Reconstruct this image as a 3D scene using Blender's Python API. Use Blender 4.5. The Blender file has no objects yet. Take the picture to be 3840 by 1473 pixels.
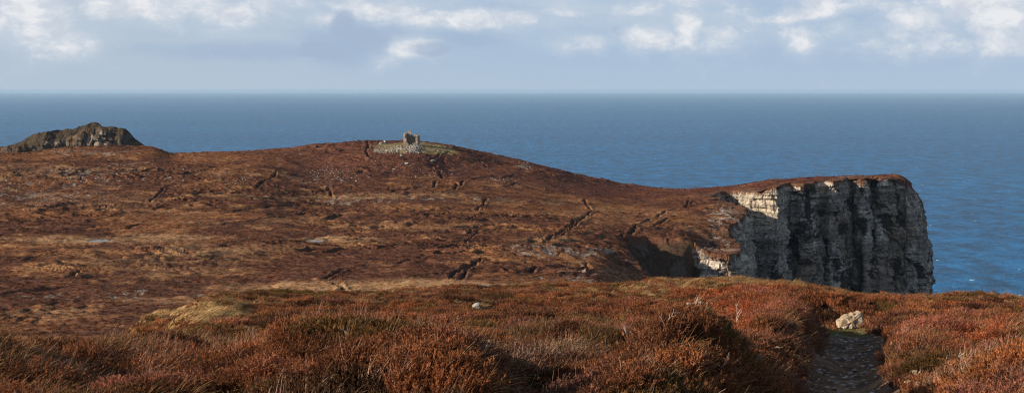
import bpy, math, random
import numpy as np
from mathutils import Vector, Matrix

# ------------------------------------------------------------------ basics
F = 5500.0          # focal length in photo pixels (3840 wide)
CX, HY = 1920.0, 337.0
SEA = -230.0
scene = bpy.context.scene
col = scene.collection
rng = np.random.default_rng(7)
random.seed(7)

SUN_AZ_BACK = math.radians(16)      # sun stands to the left, this much behind the camera
SUN_EL = math.radians(18)
SUND = Vector((-math.cos(SUN_AZ_BACK) * math.cos(SUN_EL), -math.sin(SUN_AZ_BACK) * math.cos(SUN_EL), math.sin(SUN_EL)))


def link(o, parent=None):
    col.objects.link(o)
    if parent is not None:
        o.parent = parent
    return o


def tag(o, label=None, cat=None, group=None, kind=None):
    if label: o['label'] = label
    if cat: o['category'] = cat
    if group: o['group'] = group
    if kind: o['kind'] = kind
    return o


def mesh_np(name, verts, faces, mat=None, parent=None, smooth=False, colr=None, loc=None):
    """verts (N,3), faces (M,k) all of one size k, or a list of arrays."""
    me = bpy.data.meshes.new(name)
    verts = np.asarray(verts, np.float32)
    me.vertices.add(len(verts))
    me.vertices.foreach_set('co', verts.ravel())
    flist = faces if isinstance(faces, list) else [faces]
    flist = [np.asarray(f, np.int32) for f in flist if len(f)]
    idx = np.concatenate([f.ravel() for f in flist])
    tot = np.concatenate([np.full(len(f), f.shape[1], np.int32) for f in flist])
    start = np.concatenate([[0], np.cumsum(tot)[:-1]]).astype(np.int32)
    me.loops.add(len(idx)); me.loops.foreach_set('vertex_index', idx)
    me.polygons.add(len(tot)); me.polygons.foreach_set('loop_start', start)
    me.polygons.foreach_set('loop_total', tot)
    me.polygons.foreach_set('use_smooth', np.full(len(tot), smooth))
    if colr is not None:
        a = me.attributes.new('col', 'FLOAT_COLOR', 'POINT')
        c = np.ones((len(verts), 4), np.float32); c[:, :3] = colr
        a.data.foreach_set('color', c.ravel())
    me.update(calc_edges=True)
    if mat: me.materials.append(mat)
    o = bpy.data.objects.new(name, me)
    if loc is not None: o.location = loc
    return link(o, parent)


# ------------------------------------------------------------------ noise
def _h(ix, iy, iz, seed):
    n = (ix.astype(np.int64) * 374761393 + iy.astype(np.int64) * 668265263 + iz * 2147483647 + seed * 1274126177) & 0xFFFFFFFF
    n = ((n ^ (n >> 13)) * 1274126177) & 0xFFFFFFFF
    n = (n ^ (n >> 16)) & 0xFFFFFFFF
    n = (n * 2246822519) & 0xFFFFFFFF
    return ((n ^ (n >> 15)) & 0xFFFFFF) / float(0xFFFFFF)


def vnoise(x, y, seed=0):
    ix = np.floor(x); iy = np.floor(y)
    fx = x - ix; fy = y - iy
    ix = ix.astype(np.int64); iy = iy.astype(np.int64)
    u = fx * fx * fx * (fx * (fx * 6 - 15) + 10); v = fy * fy * fy * (fy * (fy * 6 - 15) + 10)
    a = _h(ix, iy, 0, seed); b = _h(ix + 1, iy, 0, seed); c = _h(ix, iy + 1, 0, seed); d = _h(ix + 1, iy + 1, 0, seed)
    return (a + (b - a) * u) * (1 - v) + (c + (d - c) * u) * v


def fbm(x, y, seed=0, octv=4, gain=0.5):
    """about -1..1"""
    s = 0; a = 1.0; t = 0
    for k in range(octv):
        s = s + a * (vnoise(x + 17.3 * k, y - 9.1 * k, seed + k) * 2 - 1)
        t += a; a *= gain
        x, y = (0.8 * x - 0.6 * y) * 2.03, (0.6 * x + 0.8 * y) * 2.03
    return s / t * 1.35


def sstep(a, b, x):
    t = np.clip((x - a) / (b - a), 0, 1)
    return t * t * (3 - 2 * t)


def mix(a, b, t):
    return a + (b - a) * t


def mixc(c, col3, t):
    return c + (np.asarray(col3)[None, :] - c) * t[:, None]


def pchip(xk, yk, xq):
    xk = np.asarray(xk, float); yk = np.asarray(yk, float)
    h = np.diff(xk); d = np.diff(yk) / h
    m = np.zeros(len(xk)); m[0] = d[0]; m[-1] = d[-1]
    for i in range(1, len(xk) - 1):
        if d[i - 1] * d[i] > 0:
            w1 = 2 * h[i] + h[i - 1]; w2 = h[i] + 2 * h[i - 1]
            m[i] = (w1 + w2) / (w1 / d[i - 1] + w2 / d[i])
    xq = np.clip(xq, xk[0], xk[-1])
    i = np.clip(np.searchsorted(xk, xq) - 1, 0, len(xk) - 2)
    t = (xq - xk[i]) / h[i]
    return ((1 + 2 * t) * (1 - t) ** 2 * yk[i] + t * (1 - t) ** 2 * h[i] * m[i] + t * t * (3 - 2 * t) * yk[i + 1] + t * t * (t - 1) * h[i] * m[i + 1])


def Z(py, d): return -(py - HY) / F * d


# ------------------------------------------------------------------ terrain design: survey lines running away from the viewpoint
# each line: bearing -> [(distance, level)], level given as sight angle (positive) or as a height (negative)
MOORL = [(300, 1225), (345, 1100), (390, 1000), (440, 900), (500, 800), (565, 700), (612, 640)]
LINES = {
    -2600: [(0, -1.7), (9, -2.0), (16, -2.6), (30, -6.0), (60, -13), (110, -24), (180, -38), (250, -46)] + MOORL + [(680, 578), (760, -46), (860, -110), (1000, -236)],
    0: [(0, -1.7), (5, -1.75), (9, -1.86), (16, 1232), (24, -5.0), (45, -10.5), (100, -21), (180, -37), (250, -46)] + MOORL + [(680, 580), (760, -46), (860, -110), (1000, -236)],
    300: [(0, -1.7), (5, -1.75), (9, -1.86), (17, 1232), (25, -5.0), (50, -11), (100, -20.5), (180, -36), (250, -46)] + MOORL + [(690, 558), (760, -42), (860, -110), (1000, -236)],
    560: [(0, -1.7), (5, -1.75), (9, -1.88), (18, 1250), (28, 1290), (55, -10), (85, 1222), (130, -26), (180, -37), (250, -46)] + MOORL + [(695, 552), (760, -42), (860, -110), (1000, -236)],
    660: [(0, -1.7), (5, -1.75), (9, -1.88), (18, 1262), (28, 1275), (50, 1250), (90, 1195), (120, -20), (180, -35), (250, -46)] + MOORL + [(700, 576), (760, -42), (860, -110), (1000, -236)],
    850: [(0, -1.7), (5, -1.65), (9, -1.8), (13, 1300), (20, 1330), (40, 1268), (95, 1142), (130, -22), (180, -35), (250, -46)] + MOORL + [(700, 571), (760, -42), (860, -110), (1000, -236)],
    950: [(0, -1.7), (5, -1.6), (9, -1.7), (12, 1275), (18, 1330), (40, 1260), (75, 1175), (108, 1100), (140, -23), (180, -34), (250, -45)] + MOORL + [(700, 565), (760, -42), (860, -110), (1000, -236)],
    1200: [(0, -1.7), (5, -1.5), (9, -1.62), (13, 1245), (19, 1330), (40, 1250), (75, 1175), (118, 1108), (150, -24), (200, -38), (250, -44), (335, 1100), (385, 1000), (445, 900), (515, 800), (590, 700), (635, 640), (675, 590), (712, 545), (780, -40), (880, -110), (1000, -236)],
    1400: [(0, -1.7), (5, -1.5), (9, -1.6), (14, 1240), (20, 1340), (42, 1245), (75, 1170), (120, 1102), (150, -24), (200, -38), (250, -44), (335, 1098), (385, 1000), (445, 900), (515, 800), (590, 700), (635, 640), (668, 582), (700, 549), (735, 531), (780, -38), (880, -110), (1000, -236)],
    1540: [(0, -1.7), (5, -1.5), (9, -1.6), (14, 1238), (20, 1340), (42, 1245), (75, 1168), (122, 1094), (150, -24), (200, -38), (250, -44), (335, 1098), (385, 1000), (445, 900), (515, 800), (590, 700), (635, 640), (664, 585), (676, 563), (700, 549), (735, 532), (780, -38), (880, -110), (1000, -236)],
    1700: [(0, -1.7), (5, -1.55), (9, -1.65), (14, 1232), (20, 1340), (42, 1240), (75, 1165), (122, 1093), (150, -24), (200, -38), (250, -44), (338, 1094), (385, 1000), (445, 900), (520, 800), (597, 700), (650, 640), (680, 585), (710, 562), (738, 550), (780, -40), (880, -110), (1000, -236)],
    1850: [(0, -1.7), (5, -1.7), (9, -1.9), (14, 1300), (22, 1360), (42, 1240), (72, 1160), (122, 1092), (150, -24), (200, -38), (250, -45), (340, 1090), (385, 1000), (445, 900), (525, 800), (610, 700), (665, 640), (705, 605), (735, 580), (780, -46), (880, -110), (1000, -236)],
    2000: [(0, -1.7), (5, -1.75), (9, -2.1), (14, 1410), (22, 1345), (42, 1225), (72, 1150), (125, 1090), (150, -24), (200, -38), (250, -45), (345, 1085), (390, 1000), (450, 900), (530, 800), (630, 700), (690, 642), (735, 612), (780, -50), (880, -110), (1000, -236)],
    2200: [(0, -1.7), (5, -1.75), (9, -2.1), (14, 1410), (22, 1325), (42, 1215), (72, 1145), (128, 1086), (150, -24), (200, -38), (250, -46), (350, 1080), (395, 1000), (460, 900), (550, 800), (650, 717), (700, 685), (738, 663), (780, -58), (880, -120), (1000, -236)],
    2400: [(0, -1.7), (5, -1.75), (9, -2.1), (12, 1445), (16, 1400), (26, 1300), (45, 1200), (70, 1142), (130, 1080), (150, -24), (200, -38), (250, -48), (400, 1070), (430, 1000), (480, 900), (570, 800), (640, 750), (740, 702), (790, -64), (880, -130), (1000, -236)],
    2550: [(0, -1.7), (5, -1.75), (9, -2.2), (13, 1445), (17, 1400), (26, 1300), (43, 1200), (68, 1138), (128, 1076), (150, -24), (200, -38), (250, -48), (400, 1070), (430, 1000), (485, 900), (560, 805), (630, 752), (745, 713), (800, -66), (880, -130), (1000, -236)],
    2700: [(0, -1.7), (5, -1.8), (9, -2.3), (14, 1473), (19, 1400), (27, 1300), (42, 1200), (65, 1130), (125, 1070), (150, -24), (200, -38), (250, -48), (400, -55), (480, 955), (520, 885), (545, 830), (570, 795), (640, 738), (735, 703), (790, -64), (880, -130), (1000, -236)],
    2930: [(0, -1.7), (5, -1.8), (9, -2.4), (17, 1473), (21, 1400), (29, 1300), (40, 1213), (60, 1140), (118, 1080), (150, -26), (200, -42), (400, -55), (560, -50), (640, 702), (652, 697), (692, 672), (760, -54), (860, -130), (1000, -236)],
    3080: [(0, -1.7), (5, -1.85), (9, -2.5), (21, 1473), (25, 1400), (34, 1300), (42, 1245), (60, 1165), (116, 1095), (150, -28), (200, -46), (400, -55), (560, -50), (660, 686), (675, 679), (700, 668), (770, -54), (860, -130), (1000, -236)],
    3200: [(0, -1.7), (5, -1.85), (9, -2.5), (22, 1473), (26, 1400), (35, 1300), (42, 1248), (50, 1208), (75, 1155), (110, 1109), (150, -30), (200, -48), (400, -55), (560, -50), (670, 679), (690, 672), (712, 664), (770, -54), (860, -130), (1000, -236)],
    3330: [(0, -1.7), (5, -1.8), (9, -2.4), (18, 1473), (22, 1400), (31, 1300), (43, 1225), (70, 1150), (105, 1112), (150, -30), (200, -48), (400, -55), (560, -50), (690, 672), (705, 667), (722, 661), (780, -56), (860, -130), (1000, -236)],
    3370: [(0, -1.7), (5, -1.8), (9, -2.35), (17, 1473), (21, 1400), (30, 1300), (44, 1215), (69, 1148), (103, 1108), (150, -30), (200, -48), (400, -55), (560, -50), (690, 676), (705, 670), (724, 664), (780, -58), (860, -130), (1000, -236)],
    3420: [(0, -1.7), (5, -1.8), (9, -2.3), (17, 1473), (21, 1400), (30, 1300), (45, 1205), (68, 1145), (102, 1105), (150, -30), (200, -48), (400, -55), (560, -50), (690, 704), (710, 697), (728, 692), (780, -62), (860, -130), (1000, -236)],
    3480: [(0, -1.7), (5, -1.8), (9, -2.3), (16, 1473), (21, 1400), (30, 1300), (45, 1203), (68, 1145), (100, 1103), (150, -30), (200, -48), (400, -55), (560, -52), (690, 740), (720, 725), (740, 715), (780, -62), (860, -130), (1000, -236)],
    3840: [(0, -1.7), (5, -1.8), (9, -2.2), (14, 1473), (19, 1400), (28, 1300), (45, 1200), (68, 1150), (95, 1114), (140, -31), (200, -60), (400, -80), (560, -90), (720, -120), (860, -200), (1000, -236)],
    6400: [(0, -1.7), (9, -2.2), (19, -3.6), (45, -7.2), (95, -13.2), (140, -31), (200, -60), (400, -80), (560, -90), (720, -120), (860, -200), (1000, -236)],
}
_pxk = sorted(LINES)
_DG = np.exp(np.linspace(math.log(1.0), math.log(1400), 1100))
_rows = []
for p in _pxk:
    L = LINES[p]
    d = [a for a, b in L] + [1150, 1500]
    z = [(Z(b, a) if b > 0 else b) for a, b in L] + [-245, -250]
    _rows.append(pchip(d, z, _DG))
_rows = np.array(_rows)
_PG = np.linspace(-2600, 6400, 1801)
_T = np.stack([pchip(_pxk, _rows[:, j], _PG) for j in range(len(_DG))], 1)   # [px, D]


def base_z(px, D):
    i = np.clip((px - _PG[0]) / (_PG[1] - _PG[0]), 0, len(_PG) - 1.001)
    j = np.clip(np.log(np.maximum(D, 1.0)) / (math.log(1400)) * (len(_DG) - 1), 0, len(_DG) - 1.001)
    i0 = i.astype(int); j0 = j.astype(int); fi = i - i0; fj = j - j0
    return (_T[i0, j0] * (1 - fi) + _T[i0 + 1, j0] * fi) * (1 - fj) + (_T[i0, j0 + 1] * (1 - fi) + _T[i0 + 1, j0 + 1] * fi) * fj


_DM = np.linspace(285, 760, 1200)


def moor_hit(px, py):
    """distance at which the moor is met by a sight line; first from the front"""
    zz = base_z(np.full_like(_DM, px), _DM)
    pp = HY - zz / _DM * F
    k = np.where(pp <= py)[0]
    return float(_DM[k[0]]) if len(k) else 720.0


def P(px, D):
    return ((px - CX) / F * D, D)


# sea inlet: everything inside this outline is cut away
SLOPE_EDGE = [(700, 138), (400, 140), (230, 142), (150, 150), (100, 172), (66, 240), (47, 320), (39, 400), (37, 440), (32, 480), (45, 492), (60, 488)]
CLIFF_PX = [(2690, 478), (2745, 474), (2790, 484), (2795, 505), (2740, 520), (2750, 540), (2800, 552), (2815, 575), (2775, 600), (2700, 625), (2672, 648), (2690, 668), (2730, 676), (2768, 672),
            (2784, 655), (2796, 651), (2860, 643), (2926, 634), (2936, 660), (2960, 668), (2990, 664), (3012, 660), (3055, 664), (3066, 673), (3092, 676), (3118, 668),
            (3160, 672), (3172, 690), (3200, 698), (3214, 684), (3250, 684), (3262, 692), (3268, 708), (3282, 709), (3290, 692), (3330, 692), (3372, 697), (3384, 706), (3400, 702),
            (3436, 708), (3452, 722), (3462, 745), (3466, 780), (3455, 820), (3440, 860)]
CLIFF = [P(a, b) for a, b in CLIFF_PX]
POLY = SLOPE_EDGE + CLIFF + [(262, 940), (420, 1000), (700, 1000)]
_poly = np.array(POLY)


def seg_dist(x, y, ax, ay, bx, by):
    dx, dy = bx - ax, by - ay
    L = dx * dx + dy * dy + 1e-9
    t = np.clip(((x - ax) * dx + (y - ay) * dy) / L, 0, 1)
    return np.hypot(x - ax - t * dx, y - ay - t * dy), t


def inlet(x, y):
    """(signed distance into the inlet: positive over the sea; distance to a cliffed edge)"""
    n = len(_poly)
    inside = np.zeros(x.shape, bool)
    ds = np.full(x.shape, 1e9); dc = np.full(x.shape, 1e9)
    for k in range(n):
        ax, ay = _poly[k]; bx, by = _poly[(k + 1) % n]
        c = ((ay > y) != (by > y)) & (x < (bx - ax) * (y - ay) / (by - ay + 1e-12) + ax)
        inside ^= c
        d, _ = seg_dist(x, y, ax, ay, bx, by)
        if k < len(SLOPE_EDGE) - 1: ds = np.minimum(ds, d)
        else: dc = np.minimum(dc, d)
    sgn = np.where(inside, 1.0, -1.0)
    return sgn, ds, dc


# drains and peat cuttings on the moor (sight positions, turned into plan lines on the hillside)
DRAINS = [
    [(0, 842), (130, 832), (200, 826)], [(100, 868), (200, 858)], [(712, 787), (810, 780), (1000, 776)], [(712, 845), (823, 845), (1069, 820)], [(280, 930), (415, 922)],
    [(389, 1058), (648, 1052)], [(1200, 812), (1341, 810)], [(1394, 795), (1552, 792), (1640, 783)], [(1341, 918), (1411, 935), (1505, 918)], [(1270, 948), (1312, 965)],
    [(1951, 830), (1998, 827)], [(2022, 818), (2057, 812)], [(2274, 888), (2345, 880)], [(1552, 1047), (1646, 1030)], [(1881, 1012), (1916, 1030), (2004, 1012)],
    [(1611, 630), (1670, 669), (1709, 692), (1699, 713), (1665, 726)], [(1681, 572), (1640, 588), (1576, 613)], [(1693, 578), (1746, 598), (1799, 607), (1822, 627)],
    [(1719, 701), (1746, 677), (1828, 666), (1875, 669), (1930, 658)], [(1822, 748), (1816, 765), (1787, 786)], [(1805, 798), (1780, 812), (1758, 830)],
    [(1787, 848), (1763, 883), (1800, 868)], [(1790, 880), (1746, 918)], [(2192, 748), (2198, 771), (2221, 792), (2163, 824), (2127, 853), (2098, 883), (2033, 915)],
    [(2205, 800), (2150, 850), (2110, 890)], [(2579, 754), (2574, 777), (2491, 795), (2456, 818), (2386, 842), (2362, 883)], [(2538, 806), (2468, 836), (2440, 850)],
    [(1200, 1047), (1306, 1012), (1376, 994), (1482, 994), (1587, 965)], [(1810, 980), (1763, 1000), (1705, 1030), (1693, 1059)], [(1790, 990), (1740, 1025), (1722, 1055)],
    [(2198, 990), (2218, 1008), (2180, 1018)], [(1265, 1059), (1272, 1075), (1290, 1096)], [(1236, 708), (1240, 724), (1250, 738)], [(1634, 680), (1628, 704), (1517, 716), (1417, 721)],
    [(1599, 812), (1769, 798)], [(1476, 895), (1560, 885), (1658, 874)], [(1329, 868), (1429, 856)], [(272, 816), (360, 790), (440, 770)], [(220, 864), (356, 845)],
    [(376, 855), (470, 850), (563, 832)], [(253, 1046), (288, 1023)], [(84, 987), (120, 965), (214, 945)], [(0, 1114), (162, 1091), (324, 1072), (500, 1070), (777, 1062)],
    [(2230, 668), (2400, 706)], [(1380, 532), (1376, 575), (1384, 590)], [(640, 690), (560, 760)], [(1000, 812), (1180, 800), (1330, 792)],
    [(520, 880), (430, 890)], [(1050, 640), (960, 705)], [(2330, 560 + 60), (2380, 640)], [(790, 772), (815, 776)], [(1880, 700), (1950, 690)], [(1990, 740), (2060, 745)], [(890, 790), (1100, 772), (1240, 760)],
]
DSEG = []
for line in DRAINS:
    pts = [P(px, moor_hit(px, py)) for px, py in line]
    for a, b in zip(pts[:-1], pts[1:]):
        DSEG.append((a[0], a[1], b[0], b[1]))


def drains(x, y):
    d = np.full(x.shape, 1e3)
    wx = x + 0.8 * fbm(x / 4, y / 9, 91, 3); wy = y + 1.1 * fbm(x / 6, y / 6, 97, 3)
    for ax, ay, bx, by in DSEG:
        m = (x > min(ax, bx) - 6) & (x < max(ax, bx) + 6) & (y > min(ay, by) - 6) & (y < max(ay, by) + 6)
        if m.any():
            across = abs(bx - ax) / (math.hypot(bx - ax, by - ay) + 1e-6)
            k = mix(1.35, 0.45, across ** 2)
            d[m] = np.minimum(d[m], k * seg_dist(wx[m], wy[m], ax, ay, bx, by)[0])
    return d * (1 + 0.35 * np.clip(fbm(x / 9, y / 9, 93, 2), -0.5, 1))


POOLS = [(372, 903, 46, 6.5, 0), (1188, 904, 26, 4.5, 1), (1788, 1073, 46, 5, 2), (1765, 934, 10, 4, 3)]
POOLW = []
for (px, py, rx, ry, k) in POOLS:
    D0 = moor_hit(px, py); dd = moor_hit(px, py - ry) - moor_hit(px, py + ry)
    x0, y0 = P(px, D0)
    POOLW.append((x0, y0, rx / F * D0, max(2.0, dd / 2), float(base_z(np.array([px]), np.array([D0]))[0])))

# the path: plan line with half width; the left bank stands over it
CLEAR = []
PATH = [(-2, 0.5), (2.0, 9.0), (3.95, 17.0), (5.05, 22.5), (6.25, 27.5), (7.9, 34.0), (9.35, 40.0), (9.6, 43.2)]
GROUND_HINT = {}


def path_d(x, y):
    d = np.full(x.shape, 1e3); side = np.zeros(x.shape); along = np.zeros(x.shape)
    for (ax, ay), (bx, by) in zip(PATH[:-1], PATH[1:]):
        q, t = seg_dist(x, y, ax, ay, bx, by)
        m = q < d
        cr = (bx - ax) * (y - ay) - (by - ay) * (x - ax)
        d = np.where(m, q, d); side = np.where(m, np.sign(cr), side)
    return d, side   # side +1 = left of the direction of travel


def path_halfwidth(y):
    return np.interp(y, [0, 20, 30, 42, 60], [0.55, 0.70, 0.80, 0.88, 0.8])


def bushes(x, y, size=1.15):
    """rounded heather bushes: (dome height 0..1, a number per bush)"""
    x = x + 0.35 * fbm(x / 0.9, y / 0.9, 801, 2); y = y + 0.35 * fbm(x / 0.9, y / 0.9, 803, 2)
    u = x / size; v = y / size
    iu = np.floor(u); iv = np.floor(v)
    best = np.full(x.shape, 9.0); num = np.zeros(x.shape)
    for a in (-1, 0, 1):
        for b in (-1, 0, 1):
            cu = (iu + a).astype(np.int64); cv = (iv + b).astype(np.int64)
            h1 = _h(cu, cv, 0, 811); h2 = _h(cu, cv, 0, 813); h3 = _h(cu, cv, 0, 815)
            d = np.hypot(u - cu - h1, v - cv - h2) / (0.65 + 0.6 * h3)
            m = d < best
            best = np.where(m, d, best); num = np.where(m, h3, num)
    return np.sqrt(np.clip(1 - best * best, 0, 1)) * (0.55 + 0.45 * num), num


def ground(x, y, full=True, cut=True):
    """height of the land at plan points; full adds relief"""
    x = np.asarray(x, float); y = np.asarray(y, float)
    r = np.hypot(x, y); th = np.arctan2(x, y)
    lim = math.radians(38)
    thc = np.clip(th, -lim, lim)
    px = CX + F * np.tan(thc)
    D = r * np.cos(thc)
    z = base_z(px, D)
    info = dict(px=px, D=D)
    if not full: return z, info
    near = 1 - sstep(120, 170, D)
    pd, side = path_d(x, y)
    info['pd'] = pd
    hw = path_halfwidth(y)
    onpath = (1 - sstep(hw, hw + 0.35, pd)) * (1 - sstep(43, 45, y))
    info['path'] = onpath
    # near relief: heather mounds
    amp = near * sstep(2, 6, D)
    m1 = fbm(x / 4.2, y / 4.2, 3, 3); m2 = fbm(x / 1.15, y / 1.15, 11, 3)
    m3 = fbm(x / 14.0, y / 14.0, 5, 2)
    flat = (1 - onpath * 0.9)
    bmp = (0.26 * m1 + 0.11 * m2) * (1 - 0.6 * np.exp(-((pd - 0.6) / 0.9) ** 2)) * mix(1.0, 1.6, sstep(25, 70, D)) + 0.45 * m3 * sstep(30, 60, D) * (1 - sstep(85, 105, D))
    z = z - (0.16 + (0.24 + 0.17 * (1 - sstep(750, 1050, px)) + 0.08 * (1 - sstep(1200, 2000, px))) * (1 - sstep(2000, 2500, px)) * (1 - sstep(26, 42, D))) * amp * flat
    z = z - 0.30 * sstep(2850, 3050, px) * sstep(60, 90, D) * amp
    z = z - 0.52 * np.exp(-(((px - 2570) / 330) ** 2) ** 2 - ((D - 26) / 13) ** 2) * flat
    z = z + bmp * amp * flat * (1 - 0.8 * np.exp(-(((px - 2650) / 300) ** 2 + ((D - 28) / 10) ** 2)))
    dome, hsh = bushes(x, y)
    info['bush'] = hsh
    bs = amp * flat * (1 - sstep(60, 100, D))
    z = z + (0.72 * dome - 0.42) * bs * mix(1.0, 0.55, sstep(20, 50, D))
    dome2, _h2 = bushes(x + 31.7, y - 12.3, 2.7)
    z = z + (0.62 * dome2 - 0.36) * bs * (1 - sstep(24, 34, D)) * sstep(1.6, 3.0, pd) * (1 - 0.85 * sstep(1900, 2300, px))
    z = z + (0.035 * fbm(x / 0.3, y / 1.6, 21, 4) + 0.0 * np.abs(fbm(x / 1.1, y / 0.45, 23, 3))) * near * onpath
    # unseen hummocks added left of the viewpoint to shade the foreground
    for (hx, hy, hr, hh) in ((-5.2, 8.0, 1.5, 1.15), (-7.6, 14.5, 1.8, 0.9), (-4.4, 5.0, 1.5, 1.0)):
        z = z + hh * np.exp(-(((x - hx) / hr) ** 2 + ((y - hy) / (hr * 1.1)) ** 2) ** 1.5)
    # banks beside the path
    bl = np.exp(-((pd - (hw + 0.75)) / 0.55) ** 2) * (side > 0) * sstep(8, 14, y) * (1 - sstep(41, 45, y))
    z = z + 0.62 * bl
    br = np.exp(-((pd - (hw + 0.9)) / 0.6) ** 2) * (side < 0) * sstep(8, 14, y) * (1 - sstep(38, 42, y))
    z = z + 0.18 * br
    z = z - 0.16 * onpath
    # moor relief
    mo = sstep(200, 290, D)
    tfl = np.ones_like(x)
    zp = None
    for (x0, y0, rx, ry, z0) in POOLW:
        e = np.hypot((x - x0) / rx, (y - y0) / ry)
        w = 1 - sstep(1.0, 2.2, e)
        tfl = tfl * (1 - w)
        z = mix(z, z0 - 0.25 * (1 - sstep(0.7, 1.1, e)) + 0.12, w)
    info['poolflat'] = 1 - tfl
    n1 = fbm(x / 26, y / 17, 31, 4); n2 = fbm(x / 5.0, y / 4.0, 41, 4, 0.6)
    t = fbm(x / 70, y / 30, 51, 4) * 6.5
    fr = t - np.floor(t)
    terr = sstep(0.80, 1.0, fr) - fr + 0.5
    tm = sstep(-0.35, 0.3, fbm(x / 50, y / 50, 57, 2))
    info['scarp'] = tm * sstep(0.78, 0.86, fr) * (1 - sstep(0.98, 1.0, fr))
    fade = 1 - 0.6 * np.exp(-(((x + 48) / 25) ** 2 + ((y - 700) / 32) ** 2))
    z = z + mo * tfl * fade * (0.75 * n1 + 0.34 * n2 + 1.5 * terr * tm)
    dd = drains(x, y) if mo.max() > 0 else np.full(x.shape, 1e3)
    info['drain'] = dd
    z = z - mo * tfl * 0.85 * (1 - sstep(0.3, 0.85, dd)) + mo * tfl * 0.25 * np.exp(-((dd - 1.7) / 0.6) ** 2)
    # inlet
    far = (D > 100) & (x > 10)
    if far.any() and cut:
        xs, ys, zs = x[far], y[far], z[far]
        sg, ds, dc = inlet(xs, ys)
        iss = ds < dc
        s = np.where(sg > 0, 1, -1)
        # sloping edges
        drop = 0.95 * np.maximum(0, ds + 1.2 * fbm(xs / 9, ys / 9, 61, 3)) * (s > 0)
        rock = 1.6 * fbm(xs / 11, ys / 11, 63, 4) * np.clip(drop / 12, 0, 1)
        zslope = zs - drop + rock
        z2 = np.where(s > 0, zslope - 4.0 * np.maximum(0, ds - dc), zs)
        z2 = np.where((s < 0) & (dc < 4.6) & (dc < ds), zs - 60 * np.clip((ds - 3) / 8, 0, 1), z2)
        z[far] = np.maximum(z2, -245)
        e = np.zeros(x.shape); e[far] = np.where((s > 0), np.minimum(ds, 60), 0)
        info['bowl'] = e
    else:
        info['bowl'] = np.zeros(x.shape)
    z = np.where((D < 190) & (y > 0), z, z)
    return z, info


def gz(x, y):
    return float(ground(np.array([float(x)]), np.array([float(y)]))[0][0])


def ray_hit(px, py, d0=7.0, d1=150.0, n=1500):
    D = np.linspace(d0, d1, n)
    x = (px - CX) / F * D
    z, _ = ground(x, D)
    pp = HY - z / D * F
    k = np.where(pp <= py)[0]
    # first crossing from above the line to below it when marching outwards
    k = k[0] if len(k) else n - 1
    return float(x[k]), float(D[k]), float(z[k])


# ------------------------------------------------------------------ materials
def new_mat(name):
    m = bpy.data.materials.new(name); m.use_nodes = True
    nt = m.node_tree; nt.nodes.clear()
    return m, nt, nt.nodes, nt.links


def node(nt, t, **kw):
    n = nt.nodes.new(t)
    for k, v in kw.items():
        if k.startswith('i_'):
            n.inputs[k[2:].replace('_', ' ')].default_value = v
        else:
            setattr(n, k, v)
    return n


def mathn(nt, op, a, b=None, c=None, clamp=False):
    n = nt.nodes.new('ShaderNodeMath'); n.operation = op; n.use_clamp = clamp
    for i, v in enumerate((a, b, c)):
        if v is None: continue
        if isinstance(v, (int, float)): n.inputs[i].default_value = v
        else: nt.links.new(v, n.inputs[i])
    return n.outputs[0]


def vmath(nt, op, a, b=None):
    n = nt.nodes.new('ShaderNodeVectorMath'); n.operation = op
    for i, v in enumerate((a, b)):
        if v is None: continue
        if isinstance(v, (tuple, list)): n.inputs[i].default_value = v
        else: nt.links.new(v, n.inputs[i])
    return n.outputs[0]


def mixrgb(nt, fac, a, b, mode='MIX'):
    n = nt.nodes.new('ShaderNodeMix'); n.data_type = 'RGBA'; n.blend_type = mode
    if isinstance(fac, (int, float)): n.inputs[0].default_value = fac
    else: nt.links.new(fac, n.inputs[0])
    for i, v in ((6, a), (7, b)):
        if isinstance(v, (tuple, list)): n.inputs[i].default_value = (*v[:3], 1)
        else: nt.links.new(v, n.inputs[i])
    return n.outputs[2]


def noise(nt, vec, scale, detail=4, rough=0.55, out='Fac', dist=0.0):
    n = nt.nodes.new('ShaderNodeTexNoise'); n.inputs['Scale'].default_value = scale
    n.inputs['Detail'].default_value = detail; n.inputs['Roughness'].default_value = rough
    n.inputs['Distortion'].default_value = dist
    if vec is not None: nt.links.new(vec, n.inputs['Vector'])
    return n.outputs[out]


def ramp(nt, fac, stops):
    n = nt.nodes.new('ShaderNodeMapRange'); n.interpolation_type = 'SMOOTHSTEP'
    n.inputs['From Min'].default_value = stops[0]; n.inputs['From Max'].default_value = stops[1]
    n.inputs['To Min'].default_value = stops[2]; n.inputs['To Max'].default_value = stops[3]
    nt.links.new(fac, n.inputs['Value'])
    return n.outputs[0]


def attr(nt, name, kind='GEOMETRY'):
    n = nt.nodes.new('ShaderNodeAttribute'); n.attribute_name = name; n.attribute_type = kind
    return n


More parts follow.
